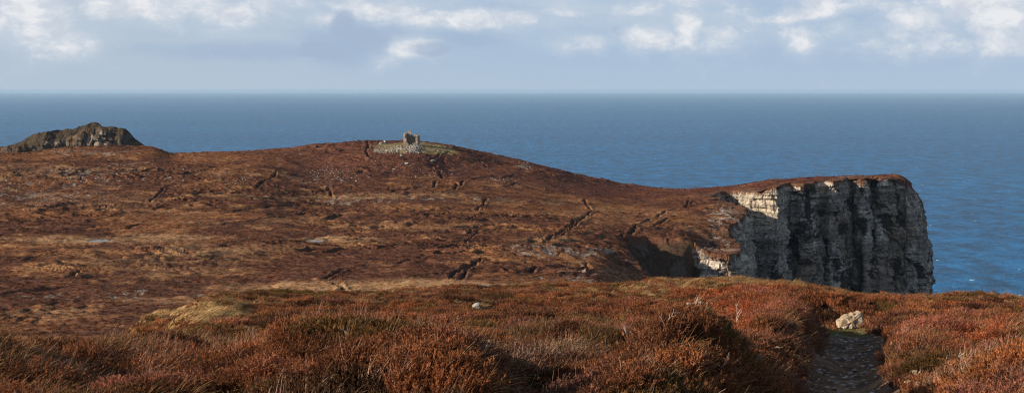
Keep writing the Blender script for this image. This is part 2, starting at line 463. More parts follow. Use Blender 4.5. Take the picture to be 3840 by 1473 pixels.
def land_mat(name, bump_scale, bump_dist, var=0.45, scale2=None):
    m, nt, N, L = new_mat(name)
    out = N.new('ShaderNodeOutputMaterial'); b = N.new('ShaderNodeBsdfPrincipled')
    L.new(b.outputs[0], out.inputs[0])
    b.inputs['Roughness'].default_value = 0.95
    b.inputs['Specular IOR Level'].default_value = 0.1
    g = N.new('ShaderNodeTexCoord').outputs['Object']
    a = attr(nt, 'col').outputs['Color']
    n1 = noise(nt, g, bump_scale, 5, 0.65)
    f = ramp(nt, n1, (0.3, 0.7, 1 - var, 1 + var))
    c = mixrgb(nt, 1.0, a, f, 'MULTIPLY')
    if scale2:
        n3 = noise(nt, g, scale2, 4, 0.6)
        f3 = ramp(nt, n3, (0.35, 0.65, 0.75, 1.25))
        c = mixrgb(nt, 1.0, c, f3, 'MULTIPLY')
    L.new(c, b.inputs['Base Color'])
    bp = N.new('ShaderNodeBump'); bp.inputs['Distance'].default_value = bump_dist; bp.inputs['Strength'].default_value = 1.0
    L.new(noise(nt, g, bump_scale * 1.3, 5, 0.7), bp.inputs['Height'])
    L.new(bp.outputs[0], b.inputs['Normal'])
    return m


M_LAND = land_mat('moorland', 0.9, 0.45, 0.28, 3.0)
M_CLIFF = land_mat('sandstone_cliff', 0.8, 0.35, 0.25, 3.5)


def veg_mat():
    m, nt, N, L = new_mat('vegetation')
    out = N.new('ShaderNodeOutputMaterial')
    t = attr(nt, 'tint', 'INSTANCER').outputs['Color']
    v = attr(nt, 'col')
    pale = attr(nt, 'stemtint', 'INSTANCER').outputs['Color']
    sep = N.new('ShaderNodeSeparateColor'); L.new(v.outputs['Color'], sep.inputs[0])
    c = mixrgb(nt, sep.outputs[0], t, pale)                     # red channel: 0 leaf, 1 woody stem
    c = mixrgb(nt, 1.0, c, sep.outputs[1], 'MULTIPLY')          # green channel: plain lightness of each sprig
    d = N.new('ShaderNodeBsdfDiffuse'); L.new(c, d.inputs[0])
    tr = N.new('ShaderNodeBsdfTranslucent'); L.new(c, tr.inputs[0])
    mx = N.new('ShaderNodeMixShader'); mx.inputs[0].default_value = 0.22
    L.new(d.outputs[0], mx.inputs[1]); L.new(tr.outputs[0], mx.inputs[2]); L.new(mx.outputs[0], out.inputs[0])
    return m


M_VEG = veg_mat()


def rock_mat(name, c1, c2, c3, scale=6.0, bump=0.03):
    m, nt, N, L = new_mat(name)
    out = N.new('ShaderNodeOutputMaterial'); b = N.new('ShaderNodeBsdfPrincipled'); L.new(b.outputs[0], out.inputs[0])
    b.inputs['Roughness'].default_value = 0.9; b.inputs['Specular IOR Level'].default_value = 0.2
    g = N.new('ShaderNodeTexCoord').outputs['Object']
    n1 = noise(nt, g, scale, 5, 0.65); n2 = noise(nt, g, scale * 0.35, 3, 0.5, dist=1.5)
    c = mixrgb(nt, ramp(nt, n1, (0.35, 0.65, 0, 1)), c1, c2)
    c = mixrgb(nt, ramp(nt, n2, (0.52, 0.62, 0, 0.8)), c, c3)
    L.new(c, b.inputs['Base Color'])
    bp = N.new('ShaderNodeBump'); bp.inputs['Distance'].default_value = bump; bp.inputs['Strength'].default_value = 0.9
    L.new(noise(nt, g, scale * 1.5, 6, 0.7), bp.inputs['Height']); L.new(bp.outputs[0], b.inputs['Normal'])
    return m


M_BOULDER = rock_mat('pale_sandstone', (0.42, 0.31, 0.20), (0.28, 0.19, 0.115), (0.55, 0.45, 0.34), 7.0, 0.03)
M_STONE = rock_mat('grey_stone', (0.40, 0.36, 0.30), (0.28, 0.25, 0.21), (0.52, 0.48, 0.42), 9.0, 0.02)
M_PATHSTONE = rock_mat('path_stone', (0.40, 0.33, 0.26), (0.24, 0.19, 0.15), (0.52, 0.44, 0.36), 12.0, 0.01)
M_RUIN = rock_mat('ruin_masonry', (0.34, 0.27, 0.20), (0.20, 0.16, 0.12), (0.46, 0.38, 0.29), 1.3, 0.12)
M_RUBBLE = rock_mat('rubble_stone', (0.42, 0.36, 0.29), (0.16, 0.14, 0.115), (0.58, 0.53, 0.45), 0.9, 0.1)
M_WOOD = rock_mat('weathered_wood', (0.56, 0.44, 0.35), (0.42, 0.32, 0.24), (0.62, 0.53, 0.45), 20.0, 0.004)
M_POST = rock_mat('fence_wood', (0.34, 0.28, 0.22), (0.26, 0.21, 0.17), (0.4, 0.35, 0.3), 5.0, 0.01)

# ------------------------------------------------------------------ land mesh
def cover(x, y, px, D, info, a_only=False):
    n = len(x)
    bz = base_z(px, D); bpy_ = HY - bz / np.maximum(D, 1) * F
    b2 = fbm(x / 1.7, y / 2.4, 141, 3, 0.65)
    # ---- surface cover colours
    c = np.zeros((n, 3)); c[:] = (0.112, 0.047, 0.025)
    a1 = fbm(x / 38, y / 22, 101, 4); a2 = fbm(x / 8, y / 6, 111, 4, 0.6); a3 = fbm(x / 2.2, y / 2.2, 121, 3)
    wx = 60 * fbm(x / 30, y / 30, 131, 3); wy = 6 * fbm(x / 30, y / 30, 137, 3)
    c = mixc(c, (0.185, 0.080, 0.034), sstep(-0.2, 0.5, a1 + 0.25 * a2 + 0.5 * fbm(x / 130, y / 45, 105, 2)))
    c = mixc(c, (0.31, 0.160, 0.068), 0.68 * sstep(0.26, 0.66, a2 + 0.35 * a1 + 0.15 * a3) * (1 - 0.5 * sstep(600, 680, D)))
    c = mixc(c, (0.060, 0.028, 0.020), 0.7 * sstep(0.25, 0.7, -a2 + 0.2 * a3))
    c = mixc(c, (0.105, 0.040, 0.028), 0.6 * sstep(600, 660, D) * sstep(700, 1300, px))

    def ell(ex, ey, rx, ry, soft=0.5):
        e = np.hypot((px + wx - ex) / rx, (bpy_ + wy - ey) / ry)
        return (1 - sstep(1 - soft, 1 + soft, e)) * (D > 270)
    # golden wet-flush grass
    for (ex, ey, rx, ry, k) in [(330, 902, 330, 13, 1.3), (620, 885, 150, 8, 1.2), (1250, 903, 160, 10, 1.3), (1500, 1078, 560, 20, 1.15), (870, 1140, 200, 10, .9), (560, 795, 260, 9, .7), (1500, 735, 350, 9, .6), (800, 940, 300, 20, .5), (420, 1010, 250, 35, .35), (650, 980, 300, 60, .3), (2050, 905, 130, 12, .4),
                               (900, 830, 300, 14, .45), (1560, 850, 300, 14, .35), (2330, 800, 200, 30, .3), (700, 1130, 330, 14, .45), (300, 760, 300, 30, .3), (1950, 760, 260, 10, .35), (150, 640, 350, 25, .4), (250, 1180, 260, 14, .5), (1100, 742, 350, 10, .4)]:
        c = mixc(c, (0.36, 0.215, 0.105), np.minimum(1, k) * ell(ex, ey, rx, ry) * sstep(-0.6 - 0.6 * (k > 1), 0.4, a2 + 0.4 * a3))
    # bare stony ground
    bare = np.zeros(n)
    for (ex, ey, rx, ry, k) in [(2090, 945, 180, 24, 1.1), (60, 690, 150, 30, .8), (330, 650, 130, 18, 1), (130, 740, 130, 30, .8), (480, 612, 90, 12, .7), (360, 573, 190, 9, .9), (1500, 752, 300, 14, .8), (2080, 1045, 160, 10, 1.0), (2200, 1020, 120, 9, .9),
                               (400, 1112, 420, 18, .55), (1800, 748, 100, 8, .6), (250, 700, 260, 60, .45), (1170, 672, 140, 30, .35), (700, 655, 250, 45, .3), (1960, 628, 40, 12, .9), (1030, 580, 80, 6, .4), (2140, 985, 200, 16, .4)]:
        bare = np.maximum(bare, k * ell(ex, ey, rx, ry, 0.6))
    b2 = fbm(x / 1.7, y / 2.4, 141, 3, 0.65)
    bm = sstep(0.62, 0.80, bare * 0.62 + 0.75 * b2 + 0.22 * a2 + 0.25 * fbm(x / 3.5, y / 9, 143, 2)) * (bare > 0.05)
    c = mixc(c, (0.27, 0.225, 0.18), 0.85 * bm)
    # peat in drains and scarps
    peat = np.maximum((1 - sstep(0.5, 1.0, info['drain'])), 0.8 * info['scarp'] * sstep(-0.35, 0.15, a2)) * (D > 270) * (1 - info['poolflat'])
    c = mixc(c, (0.030, 0.018, 0.013), 0.78 * peat)
    # green sward round the tower
    g = np.hypot((x + 46 + 2.5 * fbm(x / 9, y / 9, 151, 3)) / 20.5, (y - 700 + 4 * fbm(x / 9, y / 9, 157, 3)) / 30)
    gs = (1 - sstep(0.9, 1.05, g)) * sstep(668, 674, y)
    c = mixc(c, (0.21, 0.155, 0.060), gs)
    c = mixc(c, (0.14, 0.115, 0.042), gs * sstep(0.0, 0.6, a2))
    c = mixc(c, (0.24, 0.17, 0.09), gs * sstep(0.3, 0.9, -a2) * 0.7)
    # the shaded bowl: dark turf with bare scree
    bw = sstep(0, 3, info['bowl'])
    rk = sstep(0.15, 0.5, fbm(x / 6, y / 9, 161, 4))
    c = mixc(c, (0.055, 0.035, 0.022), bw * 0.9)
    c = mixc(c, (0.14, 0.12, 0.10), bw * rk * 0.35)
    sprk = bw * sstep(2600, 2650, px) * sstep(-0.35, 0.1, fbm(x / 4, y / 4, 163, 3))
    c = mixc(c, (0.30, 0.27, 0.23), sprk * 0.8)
    # spur above the cliffs: rock showing through
    sp = np.exp(-(((px - 2735) / 70) ** 2 + ((D - 540) / 60) ** 2)) * (D > 400) * (px > 2625)
    c = mixc(c, (0.34, 0.30, 0.25), 0.85 * sstep(0.42, 0.56, sp * 0.75 + 0.5 * b2 + 0.25 * fbm(x / 6, y / 3, 167, 2)) * (sp > 0.12))
    far_ = (D > 200)[:, None]
    c = np.where(far_, c * np.array([[1.20, 1.15, 1.12]]), c)
    return c, bm


def build_land():
    cols_in = np.arctan((np.linspace(-200, 4040, 1420) - CX) / F)
    l = np.linspace(-math.pi, cols_in[0], 90)[:-1]
    r = np.linspace(cols_in[-1], math.pi, 90)[1:]
    th = np.concatenate([l, cols_in, r])
    rr = np.concatenate([np.geomspace(1.2, 7, 26)[:-1], np.geomspace(7, 140, 430)[:-1], np.geomspace(140, 285, 70)[:-1], np.geomspace(285, 760, 560)[:-1], np.geomspace(760, 1500, 40)])
    T, R = np.meshgrid(th, rr)
    x = (R * np.sin(T)).ravel(); y = (R * np.cos(T)).ravel()
    z, info = ground(x, y)
    px, D = info['px'], info['D']
    n = len(x)
    c, bm = cover(x, y, px, D, info, a_only=False)
    z = z - 0.15 * bm
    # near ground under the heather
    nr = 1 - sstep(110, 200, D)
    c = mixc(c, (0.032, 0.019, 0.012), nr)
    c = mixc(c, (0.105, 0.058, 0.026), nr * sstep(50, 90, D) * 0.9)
    earth = np.zeros((n, 3)); earth[:] = (0.120, 0.062, 0.032)
    earth = mixc(earth, (0.22, 0.125, 0.068), sstep(-0.1, 0.6, fbm(x / 0.3, y / 1.5, 171, 4, 0.6)))
    earth = mixc(earth, (0.075, 0.042, 0.024), sstep(0.0, 0.6, fbm(x / 0.6, y / 4, 177, 3)))
    pm = (1 - sstep(path_halfwidth(y) + 0.1, path_halfwidth(y) + 0.4, info['pd'])) * (y < 43.5) * (y > -3)
    c = c * (1 - pm[:, None]) + earth * pm[:, None]
    gp = np.exp(-(((x - 9.9) / 1.9) ** 2 + ((y - 44.2) / 1.6) ** 2))
    c = mixc(c, (0.13, 0.105, 0.04), sstep(0.3, 0.6, gp))
    nr_, nc_ = R.shape
    i = np.arange(nr_ - 1)[:, None] * nc_ + np.arange(nc_ - 1)[None, :]
    f = np.stack([i, i + 1, i + nc_ + 1, i + nc_], -1).reshape(-1, 4)
    wrap = np.arange(nr_ - 1) * nc_
    fw = np.stack([wrap + nc_ - 1, wrap, wrap + nc_, wrap + 2 * nc_ - 1], -1)
    cen = n
    v = np.stack([x, y, z], 1)
    v = np.vstack([v, [0, 0, -1.7]]); c = np.vstack([c, c[0]])
    fan = np.stack([np.full(nc_, cen), np.roll(np.arange(nc_), -1), np.arange(nc_)], -1)
    # drop what lies far under the sea
    f = f[v[f].max(axis=1)[:, 2] > -238]
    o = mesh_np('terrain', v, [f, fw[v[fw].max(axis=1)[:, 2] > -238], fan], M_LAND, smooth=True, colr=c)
    tag(o, 'brown heather moorland sloping down from the viewpoint and up to the ruined tower', kind='structure')
    # faces wind upwards?
    return o


land = build_land()

# ------------------------------------------------------------------ cliff faces
def chaikin(p, k=1):
    p = np.array(p, float)
    for _ in range(k):
        q = p[:-1] * 0.8 + p[1:] * 0.2; r_ = p[:-1] * 0.2 + p[1:] * 0.8
        p = np.vstack([p[:1], np.stack([q, r_], 1).reshape(-1, 2), p[-1:]])
    return p


def cell(u, v, seed):
    return _h(np.floor(u).astype(np.int64), np.floor(v).astype(np.int64), 0, seed)


def build_cliff(pts, name, label, step=0.33, vdense=125, seed=0, right_round=True):
    c = chaikin(pts, 2)
    seg = np.hypot(*np.diff(c, axis=0).T); s = np.concatenate([[0], np.cumsum(seg)])
    S = np.arange(0, s[-1], step)
    X = np.interp(S, s, c[:, 0]); Y = np.interp(S, s, c[:, 1])
    k = 9
    ker = np.hanning(k + 2)[1:-1]; ker /= ker.sum()
    pad = lambda a: np.convolve(np.pad(a, k // 2, mode='edge'), ker, 'valid')
    X = pad(X); Y = pad(Y)
    tx = np.gradient(X); ty = np.gradient(Y)
    k2 = 25; ker2 = np.hanning(k2 + 2)[1:-1]; ker2 /= ker2.sum()
    sm = lambda a: np.convolve(np.pad(a, k2 // 2, mode='edge'), ker2, 'valid')
    tx = sm(tx); ty = sm(ty)
    L = np.hypot(tx, ty); ox, oy = ty / L, -tx / L
    # top height read from the land just inland
    zt, _ = ground(X - ox * 1.0, Y - oy * 1.0, True, False)
    kz = np.hanning(13)[1:-1]; kz /= kz.sum()
    zt = np.convolve(np.pad(zt, 5, mode='edge'), kz, 'valid')
    INL = np.array([-8.5, -7, -5.8, -4.8, -3.8, -2.8, -1.8, -0.9])
    V = np.concatenate([INL, np.arange(0, vdense, 0.30), np.linspace(vdense, 200, 30)])
    U2, V2 = np.meshgrid(S, V)
    X2 = np.broadcast_to(X, U2.shape); Y2 = np.broadcast_to(Y, U2.shape)
    OX = np.broadcast_to(ox, U2.shape); OY = np.broadcast_to(oy, U2.shape); ZT = np.broadcast_to(zt, U2.shape)
    vv = np.maximum(V2, 0)
    z = ZT - 0.1 - vv
    u = U2.ravel(); w = z.ravel(); vf = vv.ravel()
    shp = U2.shape
    wu = u + 2.2 * fbm(u / 14, w / 22, seed + 201, 3); ww = w + 1.0 * fbm(u / 18, w / 9, seed + 203, 3) - 0.03 * u
    # buttresses and chimneys, running down the face
    rib = fbm(wu / 17, w / 60, seed + 211, 3); rib2 = fbm(wu / 6, w / 16, seed + 213, 3)
    crack = np.abs(fbm(wu / 13 + 7 + 0.012 * w, w / 60, seed + 217, 3)); crack = 1 - sstep(0.0, 0.10, crack)
    crack2 = 1 - sstep(0.0, 0.09, np.abs(fbm(wu / 5, ww / 14, seed + 219, 2)))
    pxc = CX + F * np.broadcast_to(X, shp).ravel() / np.broadcast_to(Y, shp).ravel()
    depth = np.broadcast_to(zt, shp).ravel() - w
    chim = np.exp(-((pxc - (3228 - 0.35 * (depth - 30) + 6 * fbm(depth / 9, depth * 0, seed + 271, 2))) / 13) ** 2) * sstep(12, 40, depth)
    chim = np.maximum(chim, 0.45 * np.exp(-((pxc - (2945 + 0.2 * depth + 8 * fbm(depth / 8, depth * 0, seed + 273, 2))) / 14) ** 2) * (1 - 0.6 * sstep(40, 60, depth)))
    slant = np.exp(-((depth - (22 + 0.13 * (pxc - 3300) + 3 * fbm(pxc / 40, pxc * 0, seed + 277, 2))) / 0.9) ** 2) * sstep(3290, 3330, pxc)
    # jointed blocks and beds
    uu = wu + 1.0 * cell(ww / 5.5, ww * 0, seed + 5)
    b1 = cell(wu / 7.5, ww / 11 + cell(wu / 7.5, u * 0, seed + 9) * 3, seed + 221)
    b2 = cell(uu / 2.7, ww / 3.4 + cell(uu / 2.7, u * 0, seed + 11) * 3, seed + 223)
    b3 = cell(uu / 1.6 + cell(ww / 1.0, u * 0, seed + 13) * 5, ww / 1.0, seed + 227)
    bed = cell(u * 0, ww / 0.75, seed + 229); bed2 = cell(u * 0, ww / 4.2, seed + 231)
    fine = fbm(u / 0.9, w / 0.7, seed + 233, 3)
    o = 1.5 * rib + 1.2 * rib2 - 2.2 * crack - 1.0 * crack2 + 2.3 * (b1 - .5) + 1.5 * (b2 - .5) + 0.6 * (b3 - .5) + 0.75 * (bed - .5) + 1.3 * (bed2 - .5) + 0.16 * fine - 3.2 * chim - 1.3 * slant
    batter = np.interp(vf, [0, 2, 6, 14, 40, 90, 200], [-1.6, -0.6, 0.0, 0.4, 1.6, 4.0, 12])
    x0 = X2.ravel(); 
    pxu = CX + F * x0 / Y2.ravel()
    rr = sstep(3330, 3440, pxu) * right_round
    batter = batter + rr * np.interp(vf, [0, 2, 5, 10, 18, 30, 55, 80, 200], [-5.5, -4.2, -3.0, -1.6, -0.2, 0.8, 1.6, 0.2, -4.0])
    topf = sstep(0, 3.5, vf)
    o = o * (0.25 + 0.75 * topf) + batter
    inl = np.minimum(V2, 0).ravel()
    o = o + inl            # the first rows run back inland as turf and pass under the moor
    zz = z.ravel() + 0.12 * fine
    xx = x0 + OX.ravel() * o; yy = Y2.ravel() + OY.ravel() * o
    top = V2.ravel() < 0
    zin = ground(xx[top], yy[top], True, False)[0]
    zz[top] = zin + 0.06 - 0.25 * sstep(4.4, 7.0, -inl[top])
    first = (V2.ravel() >= 0) & (vf < 3.0)
    zl = ground(xx[first], yy[first], True, False)[0]
    zz[first] = mix(zl - vf[first], zz[first], sstep(0.3, 2.7, vf[first]))
    P3 = np.stack([xx, yy, zz], 1).reshape(shp + (3,))
    # colour: beds of sandstone, dark turf on ledges and in chimneys
    du = np.gradient(P3, axis=1); dv = np.gradient(P3, axis=0)
    nn = np.cross(du, dv); nn /= np.linalg.norm(nn, axis=2, keepdims=True) + 1e-9
    up = np.abs(nn[..., 2]).ravel() * np.sign(1)
    oN = o - fbm(u / 7, w / 7, seed + 235, 2) * 0.1
    rec = (2.3 * rib + 1.0 * rib2 - 2.2 * crack + 1.5 * (b1 - .5))
    base = np.zeros((len(u), 3)); base[:] = (0.52, 0.45, 0.375)
    base = mixc(base, (0.62, 0.55, 0.46), sstep(0.45, 0.85, b2) * sstep(-0.4, 0.4, fbm(u / 12, w / 12, seed + 243, 3)))
    base = mixc(base, (0.27, 0.22, 0.175), 0.8 * sstep(0.55, 0.9, b1))
    base = mixc(base, (0.28, 0.25, 0.22), 0.8 * sstep(0.72, 0.95, bed) + 0.25 * sstep(0.6, 1, b3))
    base = mixc(base, (0.24, 0.18, 0.13), 0.8 * sstep(0.0, 0.6, fbm(u / 22 + 4, w / 30, seed + 241, 3)))
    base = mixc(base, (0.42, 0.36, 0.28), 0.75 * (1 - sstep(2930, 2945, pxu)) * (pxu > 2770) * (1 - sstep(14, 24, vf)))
    base = base * np.array([[0.93, 0.91, 0.88]])
    base = base * (0.70 + 0.50 * cell(u * 0, ww / 1.5, seed + 245))[:, None] * (0.85 + 0.3 * b3)[:, None]
    joint = np.minimum(np.abs((uu / 2.7) % 1 - 0.0), 1) ; joint = (joint < 0.045) | (((ww / 3.4 + cell(uu / 2.7, u * 0, seed + 11) * 3) % 1) < 0.05) & (b2 > 0.35)
    base = mixc(base, (0.06, 0.05, 0.045), 0.75 * joint)
    vn = 0.8 * fbm(u / 8 + 3 + 0.03 * w, w / 9, seed + 251, 4, 0.62) + 0.35 * (cell(u * 0 + 1, ww / 4.2, seed + 253) - .5) + 0.3 * fbm(u / 3, w / 1.6, seed + 254, 3)
    fa = 0.41 + (0.25 * sstep(25, 70, vf))
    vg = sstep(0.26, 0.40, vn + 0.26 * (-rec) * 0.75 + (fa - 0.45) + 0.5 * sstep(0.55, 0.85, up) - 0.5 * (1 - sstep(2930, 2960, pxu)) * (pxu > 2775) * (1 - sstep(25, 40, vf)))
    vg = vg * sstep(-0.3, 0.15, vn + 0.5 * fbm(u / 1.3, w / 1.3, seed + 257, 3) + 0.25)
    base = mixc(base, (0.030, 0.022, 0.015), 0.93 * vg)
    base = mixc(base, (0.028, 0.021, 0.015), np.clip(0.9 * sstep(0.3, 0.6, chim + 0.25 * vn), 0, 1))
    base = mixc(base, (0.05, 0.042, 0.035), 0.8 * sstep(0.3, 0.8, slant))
    turf = 1 - sstep(0.3, 2.4, vf + 1.5 * fbm(u / 3, w / 30, seed + 253, 3))
    base = mixc(base, (0.115, 0.052, 0.028), turf)
    pull = vg * 0.35
    xx = xx + OX.ravel() * pull; yy = yy + OY.ravel() * pull
    v = np.stack([xx, yy, zz], 1)
    nr_, nc_ = shp
    i = np.arange(nr_ - 1)[:, None] * nc_ + np.arange(nc_ - 1)[None, :]
    f = np.stack([i, i + nc_, i + nc_ + 1, i + 1], -1).reshape(-1, 4)
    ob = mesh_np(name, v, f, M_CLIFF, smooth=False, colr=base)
    tag(ob, label, kind='structure')
    return ob


build_cliff([(60, 488)] + CLIFF, 'cliff', 'tall pale sandstone sea cliff of the headland, its face in shade')


# ------------------------------------------------------------------ rocky headland far left
def build_far_head():
    pxs = np.linspace(-900, 760, 900)
    ys = np.concatenate([np.linspace(820, 850, 20)[:-1], np.linspace(850, 900, 200)[:-1], np.linspace(900, 935, 120)[:-1], np.linspace(935, 1150, 40)])
    PX, Yg = np.meshgrid(pxs, ys)
    X = (PX - CX) / F * Yg
    px = PX.ravel(); y = Yg.ravel(); x = X.ravel()
    fc = pchip([-900, -300, 0, 100, 200, 290, 335, 380, 425, 450, 470, 505, 540, 600, 640, 760], [640, 585, 553, 540, 522, 505, 480, 474, 471, 480, 486, 514, 543, 592, 625, 760], pxs)
    bc = pchip([-900, -300, 0, 60, 95, 140, 200, 270, 330, 362, 374, 384, 420, 500, 640, 760], [640, 580, 553, 537, 520, 498, 488, 483, 463, 457, 460, 474, 500, 600, 700, 800], pxs)
    fcr = np.broadcast_to(fc, PX.shape).ravel() + 1.8 * fbm(x / 4, y * 0 + 3, 301, 4, .6)
    bcr = np.broadcast_to(bc, PX.shape).ravel() + 1.6 * fbm(x / 4, y * 0 + 9, 307, 4, .6)
    wob = 5 * fbm(x / 14, y * 0, 311, 3)
    yf = 868 + wob * 0.7; yb = 922 + wob
    zf = Z(fcr, yf); zb = Z(bcr, yb)
    # front scarp, top of the front ridge running back, hollow, back ridge, seaward fall
    face = sstep(-13, 0.5, y - yf + 2.2 * fbm(x / 5, y / 3, 313, 3))
    zfoot = zf - 17
    zfront = mix(zfoot, zf, np.clip(face, 0, 1)) - 0.30 * np.maximum(0, y - yf)
    zback = zb - np.where(y < yb, 0.62 * (yb - y), 0.9 * (y - yb))
    z = np.maximum(zfront, zback)
    z = np.where(y < yf - 13, zfoot - 0.35 * (yf - 13 - y), z)
    z = np.maximum(z, -240)
    z = z + 0.8 * fbm(x / 5, y / 5, 317, 4, .6) * sstep(840, 850, y) + 0.5 * (cell(x / 3.5 + wob, z / 2.4, 319) - .5) * (1 - np.abs(face * 2 - 1))
    ysh = y + (1 - np.abs(face * 2 - 1)) * 3.5 * (cell(x / 4.5, z / 3.0, 321) - .5)
    Zg = z.reshape(PX.shape)
    gx = np.gradient(Zg, axis=1) / (np.gradient(X, axis=1) + 1e-6); gy = np.gradient(Zg, axis=0) / np.gradient(Yg, axis=0)
    st = np.hypot(gx, gy).ravel()
    c = np.zeros((len(x), 3)); c[:] = (0.066, 0.045, 0.026)
    n2 = fbm(x / 6, y / 6, 331, 4, .6)
    c = mixc(c, (0.045, 0.035, 0.022), sstep(-0.2, 0.5, n2))
    c = mixc(c, (0.13, 0.07, 0.035), sstep(0.3, 0.8, fbm(x / 20, y / 12, 335, 3)) * 0.8)
    rk = sstep(1.5, 2.6, st + 0.8 * fbm(x / 4, z / 2, 337, 3)) * sstep(-0.35, 0.1, fbm(x / 9, z / 6, 339, 3) + 0.15)
    c = mixc(c, (0.10, 0.082, 0.068), rk * 0.7)  # crag rock darkened: its shade is put into the colour
    c = mixc(c, (0.30, 0.24, 0.18), rk * sstep(0.55, 0.72, fbm(x / 8, z / 10, 341, 2)) * 0.7)  # a few paler patches paint the sunlit rock
    v = np.stack([x, ysh, z], 1)
    nr_, nc_ = PX.shape
    i = np.arange(nr_ - 1)[:, None] * nc_ + np.arange(nc_ - 1)[None, :]
    f = np.stack([i, i + 1, i + nc_ + 1, i + nc_], -1).reshape(-1, 4)
    o = mesh_np('hill', v, f, M_CLIFF, smooth=False, colr=c)
    tag(o, 'craggy dark headland with two ridges rising from the sea behind the moor', kind='structure')
    return lambda X_, Y_: float(Zg[np.abs(ys - Y_).argmin(), np.abs(pxs - (CX + F * X_ / Y_)).argmin()])


headz = build_far_head()


# ------------------------------------------------------------------ sea
def sea_mat():
    m, nt, N, L = new_mat('sea_water')
    out = N.new('ShaderNodeOutputMaterial'); b = N.new('ShaderNodeBsdfPrincipled'); L.new(b.outputs[0], out.inputs[0])
    g = N.new('ShaderNodeTexCoord').outputs['Object']
    b.inputs['Roughness'].default_value = 0.32; b.inputs['IOR'].default_value = 1.33
    b.inputs['Specular IOR Level'].default_value = 0.07
    big = noise(nt, vmath(nt, 'MULTIPLY', g, (0.00022, 0.0008, 0)), 1.0, 4, 0.6)
    mid = noise(nt, vmath(nt, 'MULTIPLY', g, (0.022, 0.010, 0)), 1.0, 6, 0.72)
    c = mixrgb(nt, ramp(nt, big, (0.35, 0.65, 0, 1)), (0.0005, 0.082, 0.205), (0.001, 0.104, 0.245))  # broad patches put cloud shadow and wind into the water colour
    c = mixrgb(nt, 1.0, c, ramp(nt, mid, (0.33, 0.67, 0.40, 1.65)), 'MULTIPLY')
    # whitecaps
    v = N.new('ShaderNodeTexVoronoi'); v.inputs['Scale'].default_value = 1.0; v.inputs['Randomness'].default_value = 1.0
    wv = vmath(nt, 'ADD', vmath(nt, 'MULTIPLY', g, (1 / 20.0, 1 / 48.0, 0)), vmath(nt, 'MULTIPLY', noise(nt, vmath(nt, 'MULTIPLY', g, (0.03, 0.03, 0)), 1.0, 3, 0.6, 'Color'), (0.35, 0.35, 0)))
    L.new(wv, v.inputs['Vector'])
    sepc = N.new('ShaderNodeSeparateColor'); L.new(v.outputs['Color'], sepc.inputs[0])
    size = ramp(nt, sepc.outputs[0], (0.42, 1.0, 0.0, 0.14))
    cap = mathn(nt, 'LESS_THAN', v.outputs['Distance'], size)
    br = noise(nt, vmath(nt, 'MULTIPLY', g, (0.5, 0.12, 0)), 1.0, 3, 0.6)
    cap = mathn(nt, 'MULTIPLY', cap, ramp(nt, br, (0.40, 0.55, 0.0, 0.95)))
    c = mixrgb(nt, cap, c, (0.72, 0.76, 0.78))
    L.new(c, b.inputs['Base Color'])
    r = mixrgb(nt, cap, (0.32, 0.32, 0.32), (0.9, 0.9, 0.9)); L.new(r, b.inputs['Roughness'])
    h1 = noise(nt, vmath(nt, 'MULTIPLY', g, (0.045, 0.03, 0)), 1.0, 6, 0.62)
    bp = N.new('ShaderNodeBump'); bp.inputs['Distance'].default_value = 9.0; bp.inputs['Strength'].default_value = 1.0
    L.new(h1, bp.inputs['Height']); L.new(bp.outputs[0], b.inputs['Normal'])
    return m


def build_sea():
    rr = np.geomspace(90, 112000, 60)
    th = np.linspace(0, 2 * math.pi, 97)[:-1]
    T, R = np.meshgrid(th, rr)
    v = np.stack([R.ravel() * np.sin(T.ravel()), R.ravel() * np.cos(T.ravel()), np.full(R.size, SEA)], 1)
    nr_, nc_ = R.shape
    i = np.arange(nr_ - 1)[:, None] * nc_ + np.arange(nc_)[None, :]
    j = np.arange(nr_ - 1)[:, None] * nc_ + (np.arange(nc_)[None, :] + 1) % nc_
    f = np.stack([i, i + nc_, j + nc_, j], -1).reshape(-1, 4)
    o = mesh_np('sea', v, f, sea_mat(), smooth=True)
    tag(o, 'open blue sea with scattered whitecaps running to the horizon', kind='structure')
    return o


build_sea()

# ------------------------------------------------------------------ pools on the moor
def pool_mat():
    m, nt, N, L = new_mat('pool_water')
    out = N.new('ShaderNodeOutputMaterial'); b = N.new('ShaderNodeBsdfPrincipled'); L.new(b.outputs[0], out.inputs[0])
    b.inputs['Base Color'].default_value = (0.03, 0.03, 0.03, 1); b.inputs['Roughness'].default_value = 0.12; b.inputs['IOR'].default_value = 1.33
    return m


M_POOL = pool_mat()
for (x0, y0, rx, ry, z0) in POOLW:
    a = np.linspace(0, 2 * math.pi, 49)[:-1]
    k = 1 + 0.16 * np.sin(3 * a + x0) + 0.10 * np.sin(5 * a + y0)
    v = np.stack([x0 + 1.15 * rx * k * np.cos(a), y0 + 1.1 * ry * k * np.sin(a), np.full(48, z0 + 0.06)], 1)
    v = np.vstack([v, [x0, y0, z0 + 0.06]])
    f = np.stack([np.arange(48), (np.arange(48) + 1) % 48, np.full(48, 48)], 1)
    o = mesh_np('water', v, f, M_POOL)
    tag(o, 'shallow bog pool reflecting the sky on the moor', kind='structure', group='bog pools on the moor')


# ------------------------------------------------------------------ rocks
def ico(sub):
    import bmesh
    bm = bmesh.new(); bmesh.ops.create_icosphere(bm, subdivisions=sub, radius=1.0)
    v = np.array([q.co[:] for q in bm.verts]); f = np.array([[q.index for q in p.verts] for p in bm.faces]); bm.free()
    return v, f


_ICO = {k: ico(k) for k in (1, 2, 3, 4)}


